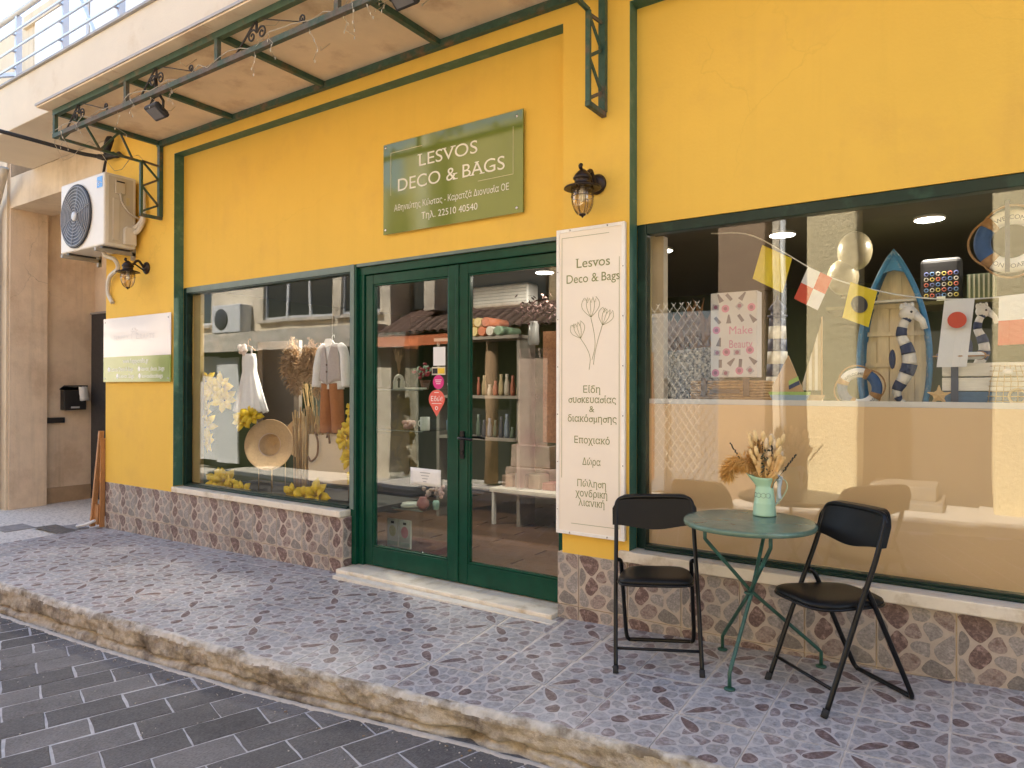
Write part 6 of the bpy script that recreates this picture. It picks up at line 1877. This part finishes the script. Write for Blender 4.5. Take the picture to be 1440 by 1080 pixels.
    # hats
    def hat(x, y, z, R, tilt, yaw, label):
        t = thing('straw_hat', label, 'hat', (x, y, z), group='straw hats on stands')
        sm = mat('straw_weave', (.60,.42,.23), rough=.8, var=.14, scale=50, bump=.4, bscale=160)
        M = rotz(yaw) @ rotx(tilt)
        mb = MB(); mb.lathe([(R,.0),(R*.98,.006),(R*.5,.012),(R*.44,.03),(R*.40,.09),(R*.3,.115),(.0,.12)], (x,y,z), 44, M=M, cap=False); part(mb, 'hat', sm, t, solid=.004)
        mb = MB(); mb.lathe([(R*.452,.018),(R*.435,.05)], (x,y,z), 40, M=M, cap=False); part(mb, 'band', mat('blush_fabric'), t, solid=.003)
        return t
    hat(-5.80,.48,.90,.25, radians(-97), radians(28), 'round straw hat shown from below at the centre left of the window')
    hat(-5.52,.66,.97,.2, radians(-95), radians(20), 'second straw hat standing behind the round one')
    st = thing('hat_stand', 'thin gilt wire stand under the round straw hat', 'stand', (-5.8,.5,.446))
    gm = mat('gilt_wire', (.45,.32,.14), rough=.3, metal=.6)
    for s in (-.1,.1):
        mb = MB(); mb.tube([(-5.8+s,.44,.448),(-5.8+s,.44,.67)], .005, 6); part(mb, 'leg', gm, st)
        mb = MB(); mb.tube([(-5.8+s,.60,.448),(-5.8+s,.60,.72)], .005, 6); part(mb, 'leg', gm, st)
    mb = MB(); mb.tube([(-5.9,.44,.67),(-5.7,.44,.67),(-5.7,.60,.72),(-5.9,.60,.72)], .005, 6, closed=True); part(mb, 'top_frame', gm, st)
    # tote bag on a stand
    b = thing('cream_tote_bag', 'cream tote bag with brown handles on a stand at the right of the left window', 'bag', (-4.78,.42,.62))
    cm = mat('cream_canvas', (.66,.53,.36), rough=.75, var=.06)
    mb = MB(); mb.grid(lambda u, v: (-5.07+.58*u-.03*(u-.5)*v, .36-.035*sin(pi*u)*(1-v), .62+.42*v), 10, 8); mb.grid(lambda u, v: (-4.49-.58*u, .50+.03*sin(pi*u)*(1-v), .62+.42*v), 10, 8)
    mb.poly([(-5.07,.36,.62),(-4.49,.36,.62),(-4.49,.50,.62),(-5.07,.50,.62)])
    for x in (-5.07,-4.49): mb.poly([(x,.36,.62),(x,.50,.62),(x,.50,1.04),(x,.36,1.04)])
    part(mb, 'bag', cm, b)
    for (y, dz) in ((.345,.2),(.51,-.1)):
        mb = MB(); mb.tube(spline([(-4.93,y,1.03),(-4.945,y-.012,1.06),(-4.90,y-.02,.98),(-4.91,y-.02,.86),(-4.99,y-.02,.80),(-5.03,y-.02,.84)] if dz > 0 else [(-4.80,y-.17,1.02),(-4.77,y-.18,1.06),(-4.75,y-.18,.97)]), .009, 8); part(mb, 'handle', mat('brown_cord', (.22,.12,.06), rough=.6), b)
    st = thing('bag_stand', 'dark metal stand under the cream tote bag', 'stand', (-4.78,.43,.446))
    for x in (-4.98,-4.60):
        mb = MB(); mb.tube([(x,.42,.448),(x,.42,.60)], .009, 6); part(mb, 'leg', mat('brown_stand', (.10,.06,.035), rough=.5), st)
    mb = MB(); mb.box(-5.05,-4.51, .37,.49, .601,.617); part(mb, 'plate', mat('brown_stand'), st)
    # pale frame with veil behind the dress
    f = thing('pale_frame', 'weathered grey picture frame behind the white dress', 'frame', (-6.1,.85,1.0))
    fm = mat('grey_wood', (.30,.26,.22), rough=.8, var=.2)
    for bx in ((-6.45,-6.37,1.0,1.95),(-5.85,-5.77,1.0,1.95),(-6.37,-5.85,1.87,1.95),(-6.37,-5.85,1.0,1.08)):
        mb = MB(); mb.box(bx[0],bx[1],.82,.86,bx[2],bx[3]); part(mb, 'rail', fm, f)
    mb = MB(); mb.box(-6.37,-5.85, .83,.84, 1.08,1.87); part(mb, 'backing', mat('smoky_panel', (.10,.09,.085), rough=.4), f)
    mb = MB(); mb.grid(lambda u, v: (-5.70+.5*u-.12*(1-v)*(u-.2), .92+.03*sin(u*16)*(1-v*.5), 1.02+.75*v), 30, 8)
    solo(mb, 'teal_tulle', mat('teal_tulle', (.16,.21,.19), rough=.9, var=.2, scale=20), 'sea green tulle drape behind the straw hats', 'drape', solid=.002)
build_left_window()

# ------------------------------------------------------------------ behind the door: stickers, glass cabinet, shelves
def build_door_goods():
    y = .1645
    def sticker(name, label, pts, col, **k):
        mb = MB(); mb.prism(pts, .0012, RX90, (0, y, 0))
        return solo(mb, name, mat(name+'_print', col, rough=.45, var=.02), label, 'sticker', 'stickers on the glass door', **k)
    def rect(a, b, c, d): return [(a,c),(b,c),(b,d),(a,d)]
    sticker('white_sticker', 'square white sticker near the top of the door glass', rect(-3.417,-3.300,1.632,1.772), (.72,.72,.70))
    t = thing('payment_sticker', 'black and yellow sticker below the white one on the door glass', 'sticker', (-3.365,y,1.565), group='stickers on the glass door')
    mb = MB(); mb.prism(rect(-3.430,-3.300,1.562,1.622), .0012, RX90, (0,y,0)); part(mb, 'sheet', mat('sand_print', (.62,.55,.40), rough=.45), t)
    mb = MB(); mb.prism(rect(-3.424,-3.375,1.572,1.612), .0005, RX90, (0,y-.0016,0)); part(mb, 'black_field', M_DARK, t)
    mb = MB(); mb.prism(rect(-3.372,-3.306,1.572,1.612), .0005, RX90, (0,y-.0016,0)); part(mb, 'yellow_field', mat('yellow_print', (.75,.50,.03), rough=.45), t)
    n = 28
    t = thing('pink_sticker', 'round magenta sticker on the door glass', 'sticker', (-3.367,y,1.45), group='stickers on the glass door')
    mb = MB(); mb.prism([(-3.367+.053*cos(2*pi*k/n), 1.508+.053*sin(2*pi*k/n)) for k in range(n)], .0012, RX90, (0,y,0)); part(mb, 'disc', mat('magenta_print', (.62,.02,.20), rough=.45), t)
    mb = MB()
    for k in range(3): mb.box(-3.40+.006*k,-3.335-.006*k, y-.0018,y-.0014, 1.522-.014*k,1.526-.014*k)
    part(mb, 'small_print', mat('white_print2'), t, kind='stuff')
    t = thing('pin_sticker', 'coral map pin sticker with white word on the door glass', 'sticker', (-3.382,y,1.25), group='stickers on the glass door')
    pts = []
    for k in range(n):
        a = -.42 + (pi+.84)*k/(n-1); pts.append((-3.382+.077*cos(a), 1.378+.072*sin(a)))
    pts.append((-3.382,1.248))
    mb = MB(); mb.prism(pts, .0012, RX90, (0,y-.0014,0)); part(mb, 'pin', mat('coral_print', (.72,.12,.085), rough=.45), t)
    mb = MB(); put_text(mb, 'Εδώ!', -3.382, 1.365, .052, y-.0032, .11, center=True, serif=False); part(mb, 'lettering', mat('white_print2'), t, kind='stuff')
    mb = MB()
    mb.box(-3.405,-3.36, y-.0032,y-.0028, 1.428,1.432); mb.box(-3.43,-3.335, y-.0032,y-.0028, 1.345,1.349); mb.torus((-3.382,y-.003,1.312), .012,.003, RX90, 12, 5)
    part(mb, 'small_print', mat('white_print2'), t, kind='stuff')
    t = thing('paper_notice', 'white paper notice taped to the lower door glass', 'paper', (-3.49,y,.71))
    mb = MB(); mb.grid(lambda u, v: (-3.643+.303*u, y-.002-.004*sin(pi*u), .722-.004*u+.13*v), 8, 4); part(mb, 'sheet', mat('white_paper'), t, solid=.0008)
    mb = MB()
    for k in range(4): mb.box(-3.54+.01*k,-3.44-.012*k, y-.0085,y-.0082, .815-.022*k,.820-.022*k)
    part(mb, 'small_print', mat('grey_print', (.3,.3,.32), rough=.6), t, kind='stuff')
    # glass cabinet
    c = thing('glass_cabinet', 'glass display cabinet behind the left door leaf', 'cabinet', (-4.1,.75,.013))
    X0, X1, Y0, Y1 = -4.50,-3.885,.58,1.05
    for z in (.062,.425,1.098,1.450):
        mb = MB(); mb.box(X0, X1, Y0, Y1, z-.008, z) if z > .1 else mb.box(X0, X1, Y0, Y1, .014, .06)
        part(mb, 'shelf' if z > .1 else 'plinth', M_GLASS2 if z > .1 else mat('red_brown_wood', (.12,.045,.03), rough=.5), c)
    for (a, b_) in (((X0,X1),(Y0,Y0+.005)),((X1-.005,X1),(Y0+.006,Y1))):
        mb = MB(); mb.box(a[0],a[1], b_[0],b_[1], .063,1.95); part(mb, 'pane', M_GLASS2, c)
    for z in (.425,1.098,1.450):
        mb = MB(); mb.box(X0, X1, Y0-.003, Y0-.001, z-.008, z); part(mb, 'shelf_edge', mat('glass_edge', (.18,.24,.21), rough=.2), c)
    for (x, yy) in ((X1-.012,Y0+.012),(X0+.12,Y0+.012),(X1-.012,Y1-.03)):
        mb = MB(); mb.lathe([(.012,0),(.012,.02)], (x,yy,.062), 8); part(mb, 'clamp', mat('steel_screw'), c)
    def goods(name, label, cat, loc, parts, group=None):
        t = thing(name, label, cat, loc, group=group)
        for nm, mb, m in parts: part(mb, nm, m, t)
    z1, z2, z3, zb = 1.451, 1.099, .426, .063
    # arch vase with dried stem
    mb = MB(); 
    outer = [(-.055,0),(.055,0)] + [(.055*cos(a),.075+.055*sin(a)) for a in [pi*k/12 for k in range(13)]]
    mb.torus((-4.235,.66,z1+.075), .042,.016, RX90, 14, 8, 0, pi); mb.box(-4.293,-4.261, .644,.676, z1,z1+.076); mb.box(-4.209,-4.177, .644,.676, z1,z1+.076); mb.box(-4.26,-4.21,.645,.675,z1,z1+.014)
    st = MB(); r = random.Random(6)
    for k in range(24): st.tube([(-4.235,.66,z1+.12),(-4.235+r.uniform(-.02,.02),.66,z1+.2),(-4.24+r.uniform(-.06,.05),.66+r.uniform(-.03,.03),z1+.33+r.uniform(-.06,.03))], .002, 4)
    goods('arch_vase', 'pale arch shaped vase with dried stems on the top cabinet shelf', 'vase', (-4.235,.66,z1), [('vase', mb, mat('pale_ceramic', (.62,.58,.50), rough=.6)), ('dried_stems', st, mat('dry_brown', (.30,.19,.09), rough=.9))])
    mb = MB(); mb.lathe([(.03,0),(.045,.07),(.048,.08)], (-3.965,.70,z1), 16)
    fl = MB(); lv = MB()
    for k in range(34):
        p = Vector((-3.975+r.gauss(0,.05), .70+r.gauss(0,.03), z1+.15+r.gauss(0,.03)))
        if k % 2: fl.ell(p, .018,.018,.014, 7, 5)
        else: lv.poly([p, p+Vector((.03,0,.012)), p+Vector((.02,-.02,-.03))])
    goods('red_potted_flower', 'red flowers in a brown pot on the top cabinet shelf', 'potted plant', (-3.965,.70,z1), [('pot', mb, mat('brown_pot', (.16,.06,.035), rough=.6)), ('petals', fl, mat('red_petal', (.42,.03,.05), rough=.6)), ('leaves', lv, mat('leaf_green', (.07,.15,.04), rough=.6))])
    mb = MB(); mb.box(-4.17,-3.93, .60,.68, z1,z1+.016); goods('white_tray', 'white tray on the top cabinet shelf', 'tray', (-4.05,.64,z1), [('tray', mb, mat('pale_ceramic'))])
    mb = MB(); mb.lathe([(.035,0),(.045,.05),(.045,.055),(.04,.05),(.0,.045)], (-3.73,.78,z1), 18); goods('white_cup', 'small white cup beside the pin sticker', 'cup', (-3.73,.78,z1), [('cup', mb, mat('white_ceramic', (.72,.70,.66), rough=.3)), ])
    mb = MB(); mb.lathe([(.038,0),(.042,.01),(.042,.115),(.038,.115),(.036,.02),(.0,.018)], (-3.93,.66,z2), 20); mb.torus((-3.98,.66,z2+.06), .026,.006, RX90, 14, 6); goods('white_mug', 'white mug on the middle cabinet shelf', 'mug', (-3.93,.66,z2), [('mug', mb, mat('white_ceramic'))])
    mb = MB()
    for k in range(16): 
        a = k*2.4; rr = .008*k**.75
        mb.ell((-4.11+rr*cos(a), .66+rr*.6*sin(a), z2+.045+.02*cos(k)), .026,.02,.022, 8, 5)
    goods('pink_rose_bowl', 'pink fabric rose on the middle cabinet shelf', 'rose', (-4.11,.66,z2), [('petals', mb, mat('dusty_pink', (.52,.27,.27), rough=.7))])
    mb = MB(); mb.lathe([(.04,0),(.042,.08),(.04,.085)], (-3.80,.85,z2), 16); goods('blue_pot', 'blue pot behind the pin sticker', 'pot', (-3.8,.85,z2), [('pot', mb, mat('blue_glaze', (.07,.16,.26), rough=.4))])
    mb = MB(); mb.lathe([(.03,0),(.055,.03),(.05,.07),(.03,.09),(.032,.1)], (-3.95,.66,z3), 18); goods('pink_vase', 'pink round vase on the low cabinet shelf', 'vase', (-3.95,.66,z3), [('vase', mb, mat('rose_glaze', (.50,.20,.20), rough=.4))])
    mb = MB(); mb.lathe([(.026,0),(.03,.06),(.022,.075)], (-3.86+.02,.70,z3), 16); goods('mint_pot', 'pale green pot on the low cabinet shelf', 'pot', (-3.84,.70,z3), [('pot', mb, mat('sea_glaze', (.27,.45,.38), rough=.4))])
    mb = MB()
    for k in range(26): mb.ell((-3.92+r.gauss(0,.05), .78+r.gauss(0,.03), z3+.14+r.gauss(0,.035)), .02,.018,.018, 7, 5)
    goods('flower_posy', 'posy of pink and cream flowers on the low cabinet shelf', 'flowers', (-3.92,.78,z3), [('petals', mb, mat('cream_pink_petal', (.58,.40,.36), rough=.7, var=.4, scale=30))])
    mb = MB(); mb.lathe([(.09,0),(.095,.012),(.08,.02),(.085,.03),(.0,.03)], (-4.12,.70,z3), 20); goods('white_plates', 'stack of white plates on the low cabinet shelf', 'plates', (-4.12,.7,z3), [('plates', mb, mat('white_ceramic'))])
    for k, (x, col, lab) in enumerate(((-4.292,(.55,.52,.28),'white balloon pack with pale yellow balloon print'),(-4.148,(.66,.22,.28),'white balloon pack with pink balloon print'))):
        t = thing('balloon_pack', lab, 'package', (x,.66,zb), group='balloon packs in the cabinet')
        mb = MB(); mb.box(x-.064, x+.064, .645,.665, zb,zb+.245); part(mb, 'pack', mat('white_pack', (.70,.69,.66), rough=.4), t)
        mb = MB(); mb.ell((x,.6445,zb+.14), .042,.002,.05, 16, 10); part(mb, 'printed_balloon', mat('pack_print_%d' % k, col, rough=.4), t)
        mb = MB(); mb.box(x-.06, x+.06, .6435,.6448, zb+.015,zb+.05); part(mb, 'print_band', mat('mint_band', (.42,.55,.50), rough=.4), t)
        mb = MB(); mb.box(x-.018, x+.018, .6435,.6448, zb+.205,zb+.225); part(mb, 'hang_hole', M_DARK, t)
    for k in range(2):
        mb = MB(); z = .08
    # deeper goods seen through the right leaf
    t = thing('goods_shelf', 'dark shelf with rolled papers deep behind the right door leaf', 'shelf', (-4.3,2.3,0))
    mb = MB(); mb.box(-5.1,-3.95, 2.15,2.5, 1.985,2.02); part(mb, 'board', mat('grey_board', (.22,.20,.17), rough=.6), t)
    mb = MB(); mb.box(-5.1,-3.95, 2.15,2.5, 1.35,1.38); part(mb, 'board', mat('grey_board'), t)
    for x in (-5.08,-3.99):
        mb = MB(); mb.box(x-.02,x+.02, 2.2,2.5, .01,1.984); part(mb, 'upright', mat('grey_board'), t)
    cols = [(.55,.42,.08),(.60,.48,.20),(.55,.16,.06),(.62,.58,.50),(.2,.3,.2)]
    for k in range(8):
        x, z = -4.62+.105*(k % 5)+.05*(k//5), 2.07+.1*(k//5)
        mb = MB(); mb.tube([(x,2.12,z),(x,2.5,z)], .048, 14); mb.lathe([(.02,0),(.021,.004)], (x,2.119,z), 10, M=rotx(pi/2)); solo(mb, 'paper_roll', mat('roll_%d' % (k % 5), cols[k % 5], rough=.6), ('leftmost golden paper roll of the lower row on the door shelf','straw coloured paper roll second in the lower row on the door shelf','rust red paper roll in the middle of the lower row on the door shelf','white paper roll fourth in the lower row on the door shelf','dull green paper roll at the right end of the lower row on the door shelf','golden paper roll at the left of the upper row on the door shelf','straw coloured paper roll in the middle of the upper row on the door shelf','rust red paper roll at the right of the upper row on the door shelf')[k], 'paper roll', 'rolled gift papers')
    t = thing('low_bench', 'pale low bench on the wood floor behind the right door leaf', 'bench', (-3.8,2.3,.013))
    mb = MB(); mb.box(-4.32,-3.2, 2.15,2.75, .36,.40); part(mb, 'top', mat('pale_bench', (.45,.42,.34), rough=.6), t)
    for x in (-4.3,-3.24):
        mb = MB(); mb.box(x,x+.03, 2.16,2.2, .014,.359); part(mb, 'leg', mat('white_metal_leg', (.55,.55,.52), rough=.4), t)
    r = random.Random(12)
    for k in range(6):
        mb = MB(); x = -4.2+.17*k; h_ = r.uniform(.06,.2)
        mb.box(x-.07,x+.07, 2.3,2.5, .401,.401+h_); solo(mb, 'goods_box', mat('goods_%d' % k, ((.2,.14,.09),(.15,.16,.14),(.24,.21,.15),(.2,.06,.05),(.1,.12,.1),(.2,.18,.14))[k], rough=.6), ('brown box at the left end of the low bench','grey green box second from the left on the low bench','cream box third from the left on the low bench','red box in the middle right of the low bench','dark green box second from the right on the low bench','sand coloured box at the right end of the low bench')[k], 'box', 'packed boxes on the low bench', bevel=.01)
    t = thing('dark_bouquet', 'dark dried flowers in a glass jar behind the right door leaf', 'dried flowers', (-3.70,2.2,1.93))
    mb = MB(); mb.lathe([(.05,0),(.06,.03),(.055,.2),(.04,.24)], (-3.74,2.1,1.9), 16, cap=False); part(mb, 'jar', mat('grey_jar', (.30,.30,.29), rough=.2), t)
    mb = MB()
    for k in range(160):
        p = Vector((-3.70+r.gauss(0,.16), 2.1+r.gauss(0,.06), 2.27+r.gauss(0,.07))); d = Vector((r.gauss(0,1), r.gauss(0,1), r.gauss(0,1))).normalized()*.06; s = d.cross(Vector((0,0,1)))*.35
        mb.poly([p, p+d*.5+s, p+d, p+d*.5-s])
    part(mb, 'leaves', mat('plum_leaf', (.07,.035,.03), rough=.8), t, kind='stuff')
    t = thing('wall_unit', 'white air conditioner unit inside above the shelf', 'air conditioner', (-4.3,2.6,2.4))
    mb = MB(); mb.box(-4.75,-4.0, 2.4,2.62, 2.36,2.60); part(mb, 'case', mat('ac_white', (.72,.70,.66), rough=.4), t, bevel=.03, seg=3)
    for k in range(5):
        mb = MB(); mb.box(-4.73,-4.02, 2.394,2.3995, 2.40+.035*k,2.405+.035*k); part(mb, 'louvre', mat('louvre_grey', (.4,.39,.36), rough=.5), t)
    mb = MB(); mb.box(-3.75,-3.2, 2.3,2.36, .9,2.05); solo(mb, 'cork_panel', mat('cork_brown', (.20,.09,.04), rough=.9, var=.4, scale=40), 'brown panel at the right edge behind the right door leaf', 'panel')
    # small wares on the shelf boards
    pal = [(.30,.10,.06),(.10,.14,.10),(.34,.27,.15),(.06,.06,.07),(.38,.34,.28),(.16,.20,.26)]
    names = ('rust','dark green','sand coloured','black','cream','slate blue')
    for q, (zb_, n_) in enumerate(((1.381,8),(.93,8))):
        if q == 1:
            mb = MB(); mb.box(-5.06,-4.01, 2.16,2.49, .90,.929); part(mb, 'board', mat('grey_board'), bpy.data.objects['goods_shelf'])
        for k in range(n_):
            x = -4.55+.075*k; hh = r.uniform(.10,.26); rr = r.uniform(.022,.034)
            mb = MB(); mb.lathe([(rr*.8,0),(rr,hh*.15),(rr*r.uniform(.8,1.0),hh*.55),(rr*.5,hh*.8),(rr*.6,hh)], (x,2.26,zb_), 14)
            i = (k*2+q) % 6
            solo(mb, 'small_vase', mat('ware_%d' % i, pal[i], rough=.4), '%s vase %s from the left on the %s shelf behind the door' % (names[i], ('first','second','third','fourth','fifth','sixth','seventh','eighth')[k], 'upper' if q == 0 else 'lower'), 'vase', 'small vases on the door shelf')
    # lit ceiling lamps; the left-window one is unseen, added to brighten its display
    for k, (x, y_) in enumerate(((-.271,1.57),(-1.205,1.53),(-2.175,1.6),(-3.55,2.0),(-5.3,.95),(1.2,1.57))):
        lab = ('round ceiling lamp above the boat','round ceiling lamp above the signal flags','round ceiling lamp near the left edge of the right window','round ceiling lamp behind the door','added unseen lamp brightening the left window display','round ceiling lamp beyond the right edge')[k]
        t = thing('ceiling_lamp', lab, 'ceiling lamp', (x, y_, 2.60), group='lit ceiling lamps in the shop')
        mb = MB(); mb.lathe([(.095,.0),(.095,.019),(.0,.019)], (x,y_,2.60), 24); part(mb, 'rim', mat('white_ceramic'), t)
        mb = MB(); mb.lathe([(.0,-.001),(.088,-.001),(.088,-.0005)], (x,y_,2.60), 24, cap=False); part(mb, 'diffuser', mat('lamp_glow', (.9,.9,.85), emit=(1,.93,.8), estr=6), t)
        ld = bpy.data.lights.new('lamp_light', 'AREA'); ld.shape = 'DISK'; ld.size = .17; ld.energy = (6,6,5,4,16,6)[k]; ld.color = (1,.9,.75)
        lo = bpy.data.objects.new('lamp_light', ld); COL.objects.link(lo); lo.parent = t; lo.location = (0,0,-.012)
build_door_goods()
